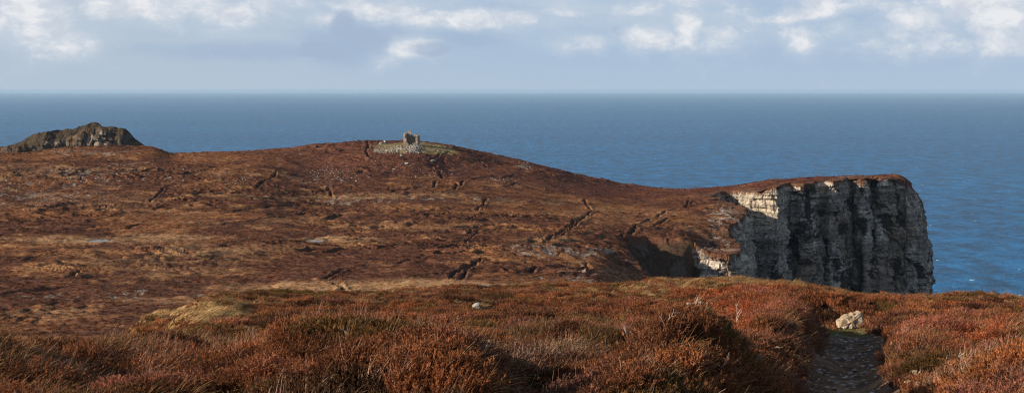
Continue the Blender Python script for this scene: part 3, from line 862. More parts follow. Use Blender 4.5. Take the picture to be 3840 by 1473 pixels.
def rock_shape(sub, dims, seed, cuts=14, rough=0.05):
    r = np.random.default_rng(seed)
    v, f = _ICO[sub]; v = v.copy()
    for _ in range(cuts):
        n = r.normal(size=3); n /= np.linalg.norm(n); d = r.uniform(0.5, 0.85)
        q = v @ n; over = q > d
        v[over] -= np.outer(q[over] - d, n)
    v += rough * np.stack([fbm(v[:, 0] * 3 + seed, v[:, 1] * 3 + v[:, 2] * 2, seed, 3), fbm(v[:, 1] * 3, v[:, 2] * 3 + seed, seed + 3, 3), fbm(v[:, 2] * 3, v[:, 0] * 3 + seed, seed + 7, 3)], 1)
    v *= np.array(dims) / 2
    return v, f


def rotv(v, rx=0, ry=0, rz=0):
    m = np.array((Matrix.Rotation(rz, 3, 'Z') @ Matrix.Rotation(ry, 3, 'Y') @ Matrix.Rotation(rx, 3, 'X')))
    return v @ m.T


def place_rock(name, px, py, wpx, hpx, label, cat, mat, seed, sub=3, group=None, moor=False, sink=0.25, ry=0.0, depth=0.8, cuts=14, lift=0.0):
    if moor:
        D = moor_hit(px, py); x = (px - CX) / F * D; y = D; z = gz(x, y)
    else:
        x, y, z = ray_hit(px, py)
        CLEAR.append((x, y, wpx / F * y * 0.55 + 0.10))
    w = wpx / F * y; h = hpx / F * y
    v, f = rock_shape(sub, (w * 1.15, w * depth, h * 1.35), seed, cuts)
    v = rotv(v, 0, ry, random.uniform(-0.4, 0.4))
    v[:, 2] += h * (0.5 - sink) + lift
    o = mesh_np(name, v, f, mat, loc=(x, y, z))
    tag(o, label, cat, group)
    return o


# the big block where the path bends: a tilted slab with a split and a small block at its right end
def big_boulder():
    x, y, z = ray_hit(3190, 1228)
    s = y / F
    prof = [(-53, 0), (-53, 20), (-42, 25), (-30, 36), (-12, 42), (2, 43), (8, 48), (12, 43), (24, 49), (38, 53), (45, 42), (48, 18), (44, -2), (10, -6), (-30, -5)]
    prof = np.array(prof, float)
    rings = []
    nd = 7
    pts = []
    # resample outline
    closed = np.vstack([prof, prof[:1]]); seg = np.hypot(*np.diff(closed, axis=0).T); sl = np.concatenate([[0], np.cumsum(seg)])
    q = np.linspace(0, sl[-1], 73)[:-1]
    ox = np.interp(q, sl, closed[:, 0]); oz = np.interp(q, sl, closed[:, 1])
    cxm, czm = 0, 22
    for k in range(nd + 1):
        t = k / nd
        sc = [0.35, 0.80, 0.93, 1.0, 1.0, 0.98, 0.88, 0.6][k]
        dy = [-27, -26, -23, -16, 0, 18, 30, 36][k]
        rx_ = cxm + (ox - cxm) * sc; rz_ = czm + (oz - czm) * sc
        ns = 3.0 * fbm(rx_ / 14, rz_ / 20 + k, 401, 3) + 8.0 * (cell(rx_ / 12 - 0.55 * rz_ / 12, rx_ * 0, 403) - .5) * (1 if k < 5 else 0.3)
        tilt = 0.45 * (rz_ - 22)   # the front leans back, catching the light
        pts.append(np.stack([rx_, dy + ns + tilt, rz_ + 0.6 * ns], 1))
    v = np.vstack(pts); v = np.vstack([v, [[cxm, -34, czm]], [[cxm, 42, czm]]])
    n = 72; fs = []
    for k in range(nd):
        a = np.arange(n) + k * n; b = (np.arange(n) + 1) % n + k * n
        fs.append(np.stack([a, b, b + n, a + n], 1))
    tri = [np.stack([(np.arange(n) + 1) % n, np.arange(n), np.full(n, len(v) - 2)], 1), np.stack([np.arange(n) + nd * n, (np.arange(n) + 1) % n + nd * n, np.full(n, len(v) - 1)], 1)]
    o = mesh_np('boulder', v * s, [np.vstack(fs), np.vstack(tri)], M_BOULDER, loc=(x, y, z + 0.05))
    md = o.modifiers.new('sub', 'SUBSURF'); md.subdivision_type = 'SIMPLE'; md.levels = 2; md.render_levels = 2
    tx = bpy.data.textures.new('chips', 'VORONOI'); tx.noise_scale = 0.16
    dm = o.modifiers.new('chip', 'DISPLACE'); dm.texture = tx; dm.strength = 0.025; dm.mid_level = 0.4; dm.texture_coords = 'LOCAL'
    tag(o, 'large pale split boulder sitting in the grass at the far end of the path', 'boulder')
    place_rock('stone', 3229, 1206, 20, 20, 'small rounded pale block leaning on the right end of the large boulder', 'stone', M_BOULDER, 77, sub=3, depth=0.9)


big_boulder()
place_rock('rock', 1787, 1158, 42, 26, 'whitish triangular rock lying alone in the mid-slope heather', 'rock', M_STONE, 5, ry=-0.3)
PS = [(3085, 1256, 30, 11, 'flat pale stone at the far left corner of the shaded path'), (3137, 1264, 17, 11, 'small round stone at the far end of the shaded path'),
      (3077, 1292, 24, 5, 'thin slab stone against the left bank near the top of the path'), (3107, 1288, 30, 5, 'long flat slab stone just right of the thin slab by the left bank'),
      (3129, 1317, 18, 7, 'left one of two small stones side by side in mid path'), (3149, 1320, 16, 6, 'right one of two small stones side by side in mid path'),
      (3092, 1346, 25, 8, 'wedge shaped stone at the left edge halfway down the path'), (3137, 1349, 40, 7, 'widest flat slab stone lying across the middle of the path'),
      (3188, 1345, 22, 4, 'low flat stone right of the widest slab on the path'), (3207, 1394, 22, 11, 'pale rounded stone standing up in the lower middle of the path'),
      (3233, 1405, 15, 6, 'small pale stone just right of the rounded stone on the lower path'), (3310, 1287, 18, 12, 'round light stone at the foot of the right bank'),
      (3352, 1318, 30, 28, 'upright sunlit pale rock set in the right bank of the path'), (3279, 1388, 25, 7, 'sunlit flat stone on the right edge of the path'),
      (3127, 1466, 26, 7, 'flat stone on the path at the bottom edge of the view'), (3212, 1275, 22, 6, 'low stone in the middle of the far end of the path'),
      (3300, 1340, 26, 6, 'flat stone half buried under the right bank halfway down'), (3250, 1440, 14, 5, 'tiny grey stone near the bottom of the path')]
for k, (px, py, w, h, lab) in enumerate(PS):
    place_rock('stone', px, py, w, h * 1.5, lab, 'stone', M_BOULDER if k in (11, 12, 13) else M_PATHSTONE, 100 + k, sub=2, group='loose stones along the path', sink=0.2, cuts=9)
# sunlit rocks in the right bank near the bottom of the view
for k, (px, py, w, h, lab) in enumerate([(3430, 1425, 26, 18, 'uppermost of the broken pale rocks in the right bank'), (3452, 1432, 20, 15, 'small pale rock right of the uppermost broken rock in the bank'),
                                         (3405, 1452, 30, 14, 'flat cream rock at the foot of the right bank near the bottom'), (3442, 1462, 24, 13, 'cream rock lowest in the cluster at the right bank')]):
    place_rock('rock', px, py, w, h, lab, 'rock', M_BOULDER, 140 + k, sub=2, group='broken rocks in the right bank', sink=0.1, cuts=9, lift=0.06)
# slabs on the moor below the tower
for k, (px, py, w, h, lab) in enumerate([(1526, 617, 17, 8, 'largest pale slab on the moor straight below the tower'), (1505, 591, 16, 5, 'flat pale slab on the moor just under the rubble heap'),
                                         (1622, 601, 22, 6, 'grey outcrop rock beside the drain right of the tower'), (1477, 633, 14, 4, 'flat pale rock on the moor below and left of the large slab'),
                                         (1283, 687, 12, 6, 'pale boulder below the stone scatter left of the tower'), (1336, 680, 9, 7, 'tall white stone in the scatter left of the tower'),
                                         (1694, 658, 11, 5, 'pale rock right of the zigzag drain below the tower'), (1540, 628, 8, 3, 'small flat stone just right of and below the large slab')]):
    place_rock('rock', px, py, w, h, lab, 'rock', M_STONE, 160 + k, sub=2, moor=True, group='pale rocks on the moor below the tower', depth=0.9, cuts=8, lift=0.15)
# grit and pebbles on the path
def rock_cloud(name, pts, sizes, mat, label, sub=1, seed=0, flat=0.6):
    r = np.random.default_rng(seed)
    V = []; Fc = []; n = 0
    shapes = [rock_shape(sub, (1, 0.85, 0.75), seed * 31 + k, 7, 0.03) for k in range(12)]
    for k in range(len(pts)):
        v, f = shapes[r.integers(12)]
        v = rotv(v, *(r.uniform(0, 6.28, 3)))
        v = v * np.array([sizes[k] * r.uniform(.8, 1.3), sizes[k], sizes[k] * flat]) + pts[k]
        V.append(v); Fc.append(f + n); n += len(v)
    o = mesh_np(name, np.vstack(V), np.vstack(Fc), mat)
    tag(o, label, kind='stuff')
    return o


_yy = rng.uniform(17, 43.2, 800); _cx = np.interp(_yy, [p[1] for p in PATH], [p[0] for p in PATH])
_xx = _cx + rng.normal(0, 0.48, 800)
_zz = ground(_xx, _yy)[0]
rock_cloud('gravel', np.stack([_xx, _yy, _zz], 1), 0.02 + 0.15 * rng.random(800) ** 3.2, M_PATHSTONE, 'loose grit and pebbles lying on the shaded earth path', 1, 5, 0.5)
# cairn
cpx, cpy = 2625, 1160
cst = [(2616, 1124, 11, 16, 'upright pointed stone crowning the small cairn', 0.62), (2585, 1141, 28, 14, 'brown block with a dark shaded side left in the cairn', 0.25), (2569, 1152, 16, 10, 'dark faced stone at the lower left corner of the cairn', 0.05),
       (2655, 1136, 14, 9, 'grey stone at the right end of the small cairn', 0.22), (2628, 1133, 13, 9, 'pale stone just under the pointed top stone of the cairn', 0.38)]
cx_, cy_, cz_ = ray_hit(2620, 1158)
sc_ = cy_ / F
for k, (px, py, w, h, lab, zz) in enumerate(cst):
    v, f = rock_shape(2, (w * sc_ * 1.1, w * sc_ * 0.8, h * sc_ * 1.3), 180 + k, 8)
    xx = (px - CX) / F * cy_
    o = mesh_np('stone', v, f, M_BOULDER, loc=(xx, cy_, max(gz(xx, cy_) + h * sc_ * 0.4, -(py - HY) / F * cy_)))
    tag(o, lab, 'stone', 'stones of the small cairn')
v0, f0 = rock_shape(2, (11 * sc_, 9 * sc_, 8.5 * sc_), 190, 8)
src = mesh_np('stone', v0, f0, M_BOULDER)
rr_ = random.Random(4)
lab_c = 'small stone heaped in the low cairn on the slope'
for k in range(26):
    o = src if k == 0 else src.copy()
    if k: link(o)
    px = rr_.uniform(2572, 2672); t = 1 - abs(px - 2620) / 56
    base_py = 1162 - 0.18 * (px - 2572)
    hh = rr_.uniform(0, max(0.0, t)) * 20
    xx = (px - CX) / F * cy_; yy = cy_ + rr_.uniform(-0.25, 0.25)
    o.location = (xx, yy, gz(xx, yy) + 0.04 + hh * sc_)
    o.rotation_euler = (rr_.uniform(0, 6), rr_.uniform(0, 6), rr_.uniform(0, 6))
    s = rr_.uniform(0.7, 1.5); o.scale = (s, s * rr_.uniform(.7, 1.1), s * rr_.uniform(.6, 1))
    tag(o, lab_c, 'stone', 'stones of the small cairn')


# scattered stones on the moor and the rubble heap: one object each
pts = []; sz = []
for (ex, ey, rx, ry, k) in [(1230, 655, 95, 32, 170), (915, 678, 80, 16, 60), (840, 690, 90, 22, 40), (1300, 670, 60, 30, 70), (700, 660, 280, 45, 90), (1440, 640, 220, 45, 90), (1880, 674, 60, 7, 70), (1640, 640, 220, 45, 80), (1965, 625, 34, 16, 60), (300, 660, 300, 50, 120), (900, 575, 300, 10, 60), (2000, 700, 300, 30, 40), (130, 720, 160, 50, 120), (1510, 630, 50, 20, 25)]:
    for _ in range(k):
        px = rng.normal(ex, rx * 0.5); py = rng.normal(ey, ry * 0.5)
        D = moor_hit(px, py)
        if D > 735: continue
        pts.append(((px - CX) / F * D, D, 0)); sz.append(rng.uniform(0.3, 0.9) ** 1.3)
pts = np.array(pts); pts[:, 2] = ground(pts[:, 0], pts[:, 1])[0] + 0.1
rock_cloud('rubble', pts, sz, M_RUBBLE, 'countless small pale stones strewn over the moor below the tower', 1, 3)

# ------------------------------------------------------------------ tower ruin
TX, TY = P(1543, 703)
TZ = gz(TX, TY) - 0.2


def masonry(name, parent, p0, p1, thick, solid, zmax, seed, bs=(0.55, 0.34), mat=M_RUIN, base=0.0):
    """a rubble-stone wall from p0 to p1: stones laid in courses wherever solid(s, h) holds"""
    r = random.Random(seed)
    dx, dy = p1[0] - p0[0], p1[1] - p0[1]; L = math.hypot(dx, dy); dx /= L; dy /= L; nx, ny = -dy, dx
    V = []; Fq = []
    h = base
    row = 0
    while h < zmax:
        ch = bs[1] * r.uniform(0.85, 1.15); s = -r.random() * bs[0]
        while s < L:
            w = bs[0] * r.uniform(0.6, 1.4)
            a, b = max(0, s), min(L, s + w)
            if b - a > 0.08 and solid((a + b) / 2, h + ch / 2):
                j0 = r.uniform(-0.05, 0.05); j1 = r.uniform(-0.05, 0.05)
                g = 0.0
                q = []
                for (ss, tt, hh) in ((a, -thick / 2 + j0, h), (b, -thick / 2 + j0, h), (b, thick / 2 + j1, h), (a, thick / 2 + j1, h), (a, -thick / 2 + j0, h + ch), (b, -thick / 2 + j0, h + ch), (b, thick / 2 + j1, h + ch), (a, thick / 2 + j1, h + ch)):
                    q.append((p0[0] + dx * ss + nx * tt + r.uniform(-.03, .03), p0[1] + dy * ss + ny * tt + r.uniform(-.03, .03), hh + r.uniform(-.03, .03)))
                n = len(V); V += q
                for f in ((0, 3, 2, 1), (4, 5, 6, 7), (0, 1, 5, 4), (1, 2, 6, 5), (2, 3, 7, 6), (3, 0, 4, 7)):
                    Fq.append([n + i for i in f])
            s += w
        h += ch; row += 1
    return mesh_np(name, np.array(V), np.array(Fq), mat, parent)


tower = bpy.data.objects.new('ruined_tower', None); link(tower); tower.location = (TX, TY, TZ); tower.rotation_euler = (0, 0, math.radians(-7))
tag(tower, 'ruined square stone watchtower with a broken front standing on the hilltop', 'tower')
W = 3.4
rnd = lambda k: (lambda s, _r=np.random.default_rng(k).uniform(-0.3, 0.3, 64): _r[int(s * 2.2) % 64])
ra, rb, rc = rnd(1), rnd(2), rnd(3)
# left wall (front to back): tall, ends in a broken front edge, spike at the back half
masonry('wall', tower, (-W + .45, -3.2), (-W + .45, 3.6), 0.95, lambda s, h: h < 5.9 + ra(s) - max(0, 1.0 - s) * 1.2 and not (s < 0.5 and h > 3.8 and ra(h) > 0), 7.5, 1)
# back wall: spike near its left end, sagging top, breach
def backwall(s, h):
    top = np.interp(s, [0, 1.0, 1.3, 2.3, 2.5, 3.4, 4.2, 5.2, 6.0, 6.9], [5.9, 6.5, 7.5, 7.6, 5.8, 5.3, 5.2, 5.5, 5.6, 5.4]) + rb(s)
    if 5.0 < s + 0.3 * rb(h) < 6.3 and 3.15 < h < 4.15 + 0.4 * rc(s): return False
    return h < top
masonry('wall', tower, (-W, 3.15), (W, 3.15), 0.9, backwall, 7.8, 2)
masonry('wall', tower, (W - .5, -2.4), (W - .5, 3.6), 0.95, lambda s, h: h < np.interp(s, [0, .6, 1.5, 3, 6], [3.8, 5.1, 5.2, 4.9, 5.1]) + rc(s), 7.0, 3)
# stub of the fallen front wall
masonry('wall', tower, (-W + .9, -2.8), (-W + 2.6, -2.8), 0.9, lambda s, h: h < 4.6 - 2.4 * s + ra(s), 5.0, 4)

# rubble heap
pts = []; sz = []
def heap(px, py, spx, spy, n, hgt=0.0, smin=0.3, smax=1.15):
    for _ in range(n):
        a = rng.normal(px, spx); b = rng.normal(py, spy)
        D = np.clip(moor_hit(a, min(max(b, 530), 585)), 655, 712)
        x = (a - CX) / F * D
        pts.append((x, D, hgt * math.exp(-((a - px) / (spx * 1.2)) ** 2) * rng.random())); sz.append(rng.uniform(smin, smax))
heap(1555, 558, 14, 5, 380, 1.3)
heap(1556, 568, 15, 4, 300, 1.0)
heap(1500, 560, 26, 6, 260, 0.6)
heap(1455, 569, 26, 4, 230, 0.3, 0.25, 0.9)
heap(1425, 552, 14, 6, 110, 0.1, 0.2, 0.6)
heap(1480, 552, 20, 4, 120, 0.1, 0.2, 0.6)
heap(1630, 565, 30, 2, 80, 0.0, 0.15, 0.4)
heap(1664, 553, 4, 4, 45, 0.0, 0.15, 0.45)
heap(1628, 542, 14, 1.5, 30, 0.0, 0.15, 0.45)
pts = np.array(pts); pts[:, 2] += ground(pts[:, 0], pts[:, 1])[0] + 0.1
# keep the tower's inside from being buried
rock_cloud('rubble', pts, sz, M_RUBBLE, 'heap of tumbled pale stones fallen from the tower front', 1, 9, 0.75)


def low_wall(px0, py0, px1, py1, h0, h1, label, seed, thick=0.8):
    D0 = moor_hit(px0, py0); D1 = moor_hit(px1, py1)
    a = ((px0 - CX) / F * D0, D0); b = ((px1 - CX) / F * D1, D1)
    L = math.hypot(b[0] - a[0], b[1] - a[1]); z0 = min(gz(*a), gz(*b)) - 0.3
    o_r = rnd(seed + 20)
    o = masonry('ruined_wall', None, (0, 0), (b[0] - a[0], b[1] - a[1]), thick, lambda s, h: h < 0.3 + mix(h0, h1, s / L) + 0.8 * o_r(s), 4, seed, mat=M_RUBBLE)
    o.location = (a[0], a[1], z0)
    tag(o, label, 'stone wall', 'low ruined walls round the tower')


low_wall(1424, 542, 1446, 540, 0.5, 1.7, 'low broken wall rising to the right on the green plateau left of the tower', 11)
low_wall(1406, 573, 1426, 571, 1.7, 1.3, 'square corner of broken wall at the left end of the rubble', 12)
low_wall(1406, 573, 1402, 562, 1.5, 0.8, 'short return wall behind the left corner of the rubble', 13)
low_wall(1585, 565, 1645, 568, 0.9, 0.5, 'long low grey wall right of the rubble heap', 14)

# fence on the far headland: thin posts
fence = bpy.data.objects.new('fence', None); link(fence)
fx0, fy0 = (58 - CX) / F * 872, 872
fence.location = (fx0, fy0, headz(fx0, fy0)); tag(fence, 'short row of grey wooden fence posts on the grassy saddle of the far left headland', 'fence')
for k, px in enumerate([38, 46, 62, 68, 74, 80, 86, 93]):
    y = 874; x = (px - CX) / F * y; z = headz(x, y)
    hgt = 1.5
    v = np.array([(a * 0.11, b * 0.11, c) for c in (-0.5, hgt) for a, b in ((-1, -1), (1, -1), (1, 1), (-1, 1))]); v[4:, :2] *= 0.7
    f = np.array([(0, 1, 5, 4), (1, 2, 6, 5), (2, 3, 7, 6), (3, 0, 4, 7), (4, 5, 6, 7), (3, 2, 1, 0)])
    mesh_np('post', v, f, M_POST, fence, loc=(x - fx0, y - fy0, z - fence.location.z))

# ------------------------------------------------------------------ vegetation
VEGC = bpy.data.collections.new('vegetation_sources')


def sprig_mesh(name, seed, n, height, rad, width, leaf, nleaf, wind, stem, curl=0.5, upr=0.5, segs=4, leafcol=(0.55, 1.25)):
    """a clump: thin bent stems from one root patch, small leaves set along them"""
    r = np.random.default_rng(seed)
    V = []; C = []; Q = []; T = []
    for k in range(n):
        a = r.uniform(0, 6.283); rr = rad * math.sqrt(r.random()) * 0.75
        b = np.array([rr * math.cos(a), rr * math.sin(a), -0.06 * height])
        out = np.array([math.cos(a), math.sin(a), 0]) * r.uniform(0.1, 1.0) * (1 - upr)
        d = np.array([wind, 0.12 * wind, 1.0]) + out + r.normal(0, 0.16, 3); d /= np.linalg.norm(d)
        h = height * r.uniform(0.55, 1.12)
        bend = np.array([wind * 0.9, 0.1, -0.35 * curl]) * curl + r.normal(0, 0.28, 3) * curl
        P_ = []; p = b.copy(); dd = d.copy()
        for s in range(segs + 1):
            P_.append(p.copy()); p = p + dd * h / segs; dd = dd + bend / segs; dd /= np.linalg.norm(dd)
        side = np.cross(d, r.normal(size=3)); side /= np.linalg.norm(side) + 1e-9
        lum = r.uniform(*leafcol); n0 = len(V)
        sl = r.uniform(0.7, 1.2)
        for s in range(segs + 1):
            w = width * (1 - 0.75 * s / segs)
            V.append(P_[s] - side * w / 2); V.append(P_[s] + side * w / 2)
            C.append((stem, sl, 0)); C.append((stem, sl, 0))
        for s in range(segs):
            Q.append((n0 + 2 * s, n0 + 2 * s + 1, n0 + 2 * s + 3, n0 + 2 * s + 2))
        for q in range(nleaf):
            t = r.uniform(0.3, 1.0) * segs; s = min(int(t), segs - 1); pt = P_[s] + (P_[s + 1] - P_[s]) * (t - s)
            ax = (P_[s + 1] - P_[s]); ax /= np.linalg.norm(ax)
            ld = ax * 0.9 + r.normal(0, 0.55, 3); ld /= np.linalg.norm(ld)
            sd = np.cross(ld, r.normal(size=3)); sd /= np.linalg.norm(sd) + 1e-9
            l = leaf * r.uniform(0.6, 1.3); n1 = len(V)
            V += [pt - sd * l * 0.16, pt + sd * l * 0.16, pt + ld * l]
            ll = lum * r.uniform(0.75, 1.25)
            C += [(0, ll, 0)] * 3
            T.append((n1, n1 + 1, n1 + 2))
    me_o = mesh_np(name, np.array(V), [np.array(Q), np.array(T).reshape(-1, 3)] if T else [np.array(Q)], M_VEG, colr=np.array(C))
    col.objects.unlink(me_o)
    VEGC.objects.link(me_o)
    return me_o


def make_sources():
    # order matters: instances are picked by index in name order
    k = 0
    for i in range(5): sprig_mesh('v%02d_heather' % k, 500 + i, 56, 0.17, 0.15, 0.006, 0.026, 22, 0.05, 0.6, 0.45, 0.25); k += 1       # 0-4 near heather
    for i in range(3): sprig_mesh('v%02d_wiry' % k, 520 + i, 44, 0.26, 0.15, 0.0065, 0.028, 6, 0.55, 1.0, 1.1, 0.2, 6); k += 1         # 5-7 near wiry stems
    for i in range(3): sprig_mesh('v%02d_blades' % k, 540 + i, 40, 0.33, 0.09, 0.007, 0.03, 0, 0.8, 0.0, 1.3, 0.4, 6); k += 1           # 8-10 near grass
    for i in range(4): sprig_mesh('v%02d_mid' % k, 560 + i, 54, 0.20, 0.26, 0.013, 0.050, 9, 0.15, 0.5, 0.5, 0.2, 3); k += 1           # 11-14 mid heather
    for i in range(3): sprig_mesh('v%02d_midgrass' % k, 580 + i, 60, 0.30, 0.30, 0.016, 0.05, 0, 1.0, 0.0, 1.0, 0.4, 4); k += 1        # 15-17 mid grass
    for i in range(3): sprig_mesh('v%02d_far' % k, 600 + i, 40, 0.50, 0.55, 0.07, 0.20, 2, 0.25, 0.2, 0.4, 0.3, 2); k += 1             # 18-20 far lumps
    return k


make_sources()


def gn_scatter(name, pts, rot, scl, idx, tint, stem, label):
    me = bpy.data.meshes.new(name)
    n = len(pts)
    me.vertices.add(n); me.vertices.foreach_set('co', np.asarray(pts, np.float32).ravel())
    def A(nm, typ, dat, key):
        a = me.attributes.new(nm, typ, 'POINT'); a.data.foreach_set(key, np.ascontiguousarray(dat).ravel())
    A('rotv', 'FLOAT_VECTOR', np.asarray(rot, np.float32), 'vector')
    A('sclv', 'FLOAT_VECTOR', np.asarray(scl, np.float32), 'vector')
    A('idx', 'INT', np.asarray(idx, np.int32), 'value')
    t4 = np.ones((n, 4), np.float32); t4[:, :3] = tint; A('tint', 'FLOAT_COLOR', t4, 'color')
    s4 = np.ones((n, 4), np.float32); s4[:, :3] = stem; A('stemtint', 'FLOAT_COLOR', s4, 'color')
    o = link(bpy.data.objects.new(name, me))
    ng = bpy.data.node_groups.new(name + '_scatter', 'GeometryNodeTree')
    ng.interface.new_socket('Geometry', in_out='INPUT', socket_type='NodeSocketGeometry')
    ng.interface.new_socket('Geometry', in_out='OUTPUT', socket_type='NodeSocketGeometry')
    N, L = ng.nodes, ng.links
    gi = N.new('NodeGroupInput'); go = N.new('NodeGroupOutput')
    ci = N.new('GeometryNodeCollectionInfo'); ci.inputs['Collection'].default_value = VEGC
    ci.inputs['Separate Children'].default_value = True; ci.inputs['Reset Children'].default_value = True
    ip = N.new('GeometryNodeInstanceOnPoints'); ip.inputs['Pick Instance'].default_value = True

    def na(nm, typ):
        q = N.new('GeometryNodeInputNamedAttribute'); q.data_type = typ; q.inputs['Name'].default_value = nm
        return q.outputs['Attribute']
    L.new(gi.outputs[0], ip.inputs['Points']); L.new(ci.outputs[0], ip.inputs['Instance'])
    L.new(na('idx', 'INT'), ip.inputs['Instance Index'])
    L.new(na('rotv', 'FLOAT_VECTOR'), ip.inputs['Rotation']); L.new(na('sclv', 'FLOAT_VECTOR'), ip.inputs['Scale'])
    L.new(ip.outputs[0], go.inputs[0])
    md = o.modifiers.new('scatter', 'NODES'); md.node_group = ng
    tag(o, label, kind='stuff')
    return o


def sample(d0, d1, dens, px0=-260, px1=4100):
    """uniform random plan points of the wedge d0..d1"""
    w = (px1 - px0) / F
    n = int(0.5 * w * (d1 * d1 - d0 * d0) * dens)
    D = np.sqrt(rng.uniform(d0 * d0, d1 * d1, n)); px = rng.uniform(px0, px1, n)
    return (px - CX) / F * D, D


def tints(x, y, px, D, n):
    """cover type and colours by place: returns kind (0 heather 1 wiry 2 grass), tint, stem tint"""
    bpy_ = HY - base_z(px, D) / D * F
    dome, hs = bushes(x, y)
    hs2 = (hs * 7.31) % 1.0
    a = fbm(x / 2.6, y / 2.6, 701, 3); b = fbm(x / 7, y / 7, 703, 3); c2 = fbm(x / 1.1, y / 1.1, 707, 2)
    r = rng.random(n)
    t = np.zeros((n, 3)); t[:] = (0.135, 0.058, 0.028)
    t = mixc(t, (0.080, 0.040, 0.022), sstep(0.0, 0.6, a))
    t = mixc(t, (0.185, 0.075, 0.030), sstep(0.0, 0.6, b))
    t = mixc(t, (0.085, 0.070, 0.022), 0.8 * sstep(0.35, 0.75, c2 + 0.3 * a))
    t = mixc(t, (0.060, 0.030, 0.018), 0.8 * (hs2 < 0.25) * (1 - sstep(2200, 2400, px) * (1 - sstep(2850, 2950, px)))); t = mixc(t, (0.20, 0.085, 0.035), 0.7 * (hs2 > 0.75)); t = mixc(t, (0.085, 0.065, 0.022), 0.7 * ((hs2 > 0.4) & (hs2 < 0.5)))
    t = mixc(t, (0.075, 0.036, 0.021), 0.7 * (1 - sstep(1300, 2300, px)) * (1 - sstep(22, 32, D)) * sstep(-0.5, 0.4, fbm(x / 3, y / 3, 741, 2)))  # near-left heather tinted darker: foreground shade put into the colour
    # red heather beside the path
    red = np.exp(-(((px - 2720) / 360) ** 2 + ((bpy_ - 1260) / 130) ** 2)) * sstep(10, 16, D)
    red = np.maximum(red, 0.9 * np.exp(-(((px - 2800) / 260) ** 2 + ((bpy_ - 1125) / 34) ** 2)))
    red = np.maximum(red, 0.75 * np.exp(-(((px - 3600) / 300) ** 2 + ((bpy_ - 1290) / 150) ** 2)))
    t = mixc(t, (0.225, 0.075, 0.034), sstep(0.35, 0.8, red + 0.35 * a + 0.15 * b))
    t = mixc(t, (0.20, 0.090, 0.062), 0.7 * sstep(0.3, 0.7, fbm(x / 1.7, y / 1.7, 711, 3) + 0.2 * red))
    st = np.zeros((n, 3)); st[:] = (0.20, 0.135, 0.10)
    st = mixc(st, (0.34, 0.26, 0.21), sstep(0.0, 0.7, c2))
    st = mixc(st, (0.26, 0.10, 0.055), 0.8 * sstep(0.4, 0.8, red))
    g = np.zeros((n, 3)); g[:] = (0.31, 0.185, 0.080)
    g = mixc(g, (0.22, 0.115, 0.045), sstep(-0.2, 0.5, b) * (1 - np.exp(-(((px - 760) / 240) ** 2 + ((bpy_ - 1190) / 42) ** 2)))); g = mixc(g, (0.40, 0.28, 0.13), 0.6 * (r > 0.7))
    # where grass takes over
    gm = 0.55 * sstep(62, 105, D) * sstep(2200, 2600, px) + 0.25 * sstep(60, 100, D)
    gold = np.exp(-(((px - 760 - 1.2 * (1190 - bpy_)) / 250) ** 2 + ((bpy_ - 1205) / 62) ** 2)) * (D > 30)
    gm = gm + 1.1 * gold + 0.16 * (px < 560) * (D > 11)
    gm = gm - 0.9 * np.exp(-(((px - 1060) / 170) ** 2 + ((bpy_ - 1112) / 22) ** 2))
    g = mixc(g, (0.46, 0.30, 0.135), sstep(0.3, 0.8, gold))
    stripes = fbm(x / 9 + 0.4 * y / 9, y / 3.5, 717, 3)
    gm = gm + 0.35 * sstep(0.1, 0.6, stripes) * sstep(22, 40, D) + 0.04
    grass = rng.random(n) < np.clip(gm + 0.45 * a * sstep(30, 60, D), 0, 0.95)
    wir = (fbm(x / 2.1 + 40, y / 2.1, 721, 3) + 0.25 * fbm(x / 6, y / 6, 723, 2)) > 0.30
    wir = (wir | (rng.random(n) < 0.17) | ((hs2 > 0.55) & (hs2 < 0.72))) & (rng.random(n) < 0.78)
    kind = np.where(grass, 2, np.where(wir, 1, 0))
    # old grey, dark olive and shade-toned bushes low in the dip close to the viewpoint
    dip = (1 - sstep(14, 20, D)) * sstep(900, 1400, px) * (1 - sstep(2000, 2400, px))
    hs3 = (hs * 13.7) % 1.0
    t = mixc(t, (0.030, 0.021, 0.012), dip * (hs3 < 0.38) * 0.85)  # near-black tint puts foreground shade into part of the bushes
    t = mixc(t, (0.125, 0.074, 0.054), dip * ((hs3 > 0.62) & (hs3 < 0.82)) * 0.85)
    olv = (1 - sstep(40, 60, D)) * ((hs3 > 0.86) & (hs3 < 0.94))
    t = mixc(t, (0.066, 0.047, 0.017), olv * 0.8)
    # olive hump, green patches
    ol = np.exp(-(((px - 1080) / 200) ** 2 + ((bpy_ - 1112) / 26) ** 2)) * (D > 60)
    t = mixc(t, (0.085, 0.062, 0.020), sstep(0.3, 0.7, ol))
    dk = np.exp(-(((px - 1850) / 130) ** 2 + ((bpy_ - 1118) / 22) ** 2)) * (D > 50)
    t = mixc(t, (0.050, 0.032, 0.014), sstep(0.35, 0.7, dk))
    gr = np.maximum(np.exp(-(((px - 2480) / 75) ** 2 + ((bpy_ - 1141) / 13) ** 2)), np.exp(-(((px - 3190) / 130) ** 2 + ((bpy_ - 1240) / 12) ** 2)) * (D > 38))
    gr = sstep(0.35, 0.7, gr)
    g = mixc(g, (0.21, 0.19, 0.05), gr); kind = np.where((gr > 0.5) & (rng.random(n) < 0.85), 2, kind)
    kind = np.where((dk > 0.5) | (ol > 0.6), 0, kind)
    lum = rng.uniform(0.55, 1.45, n)[:, None]
    t = np.minimum(t * np.array([[1.85, 1.60, 1.50]]), 0.6); g = g * 1.25
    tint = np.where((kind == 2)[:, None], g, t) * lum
    st = st * np.array([[1.35, 1.15, 1.05]])
    return kind, tint, st * rng.uniform(0.75, 1.25, n)[:, None], gr


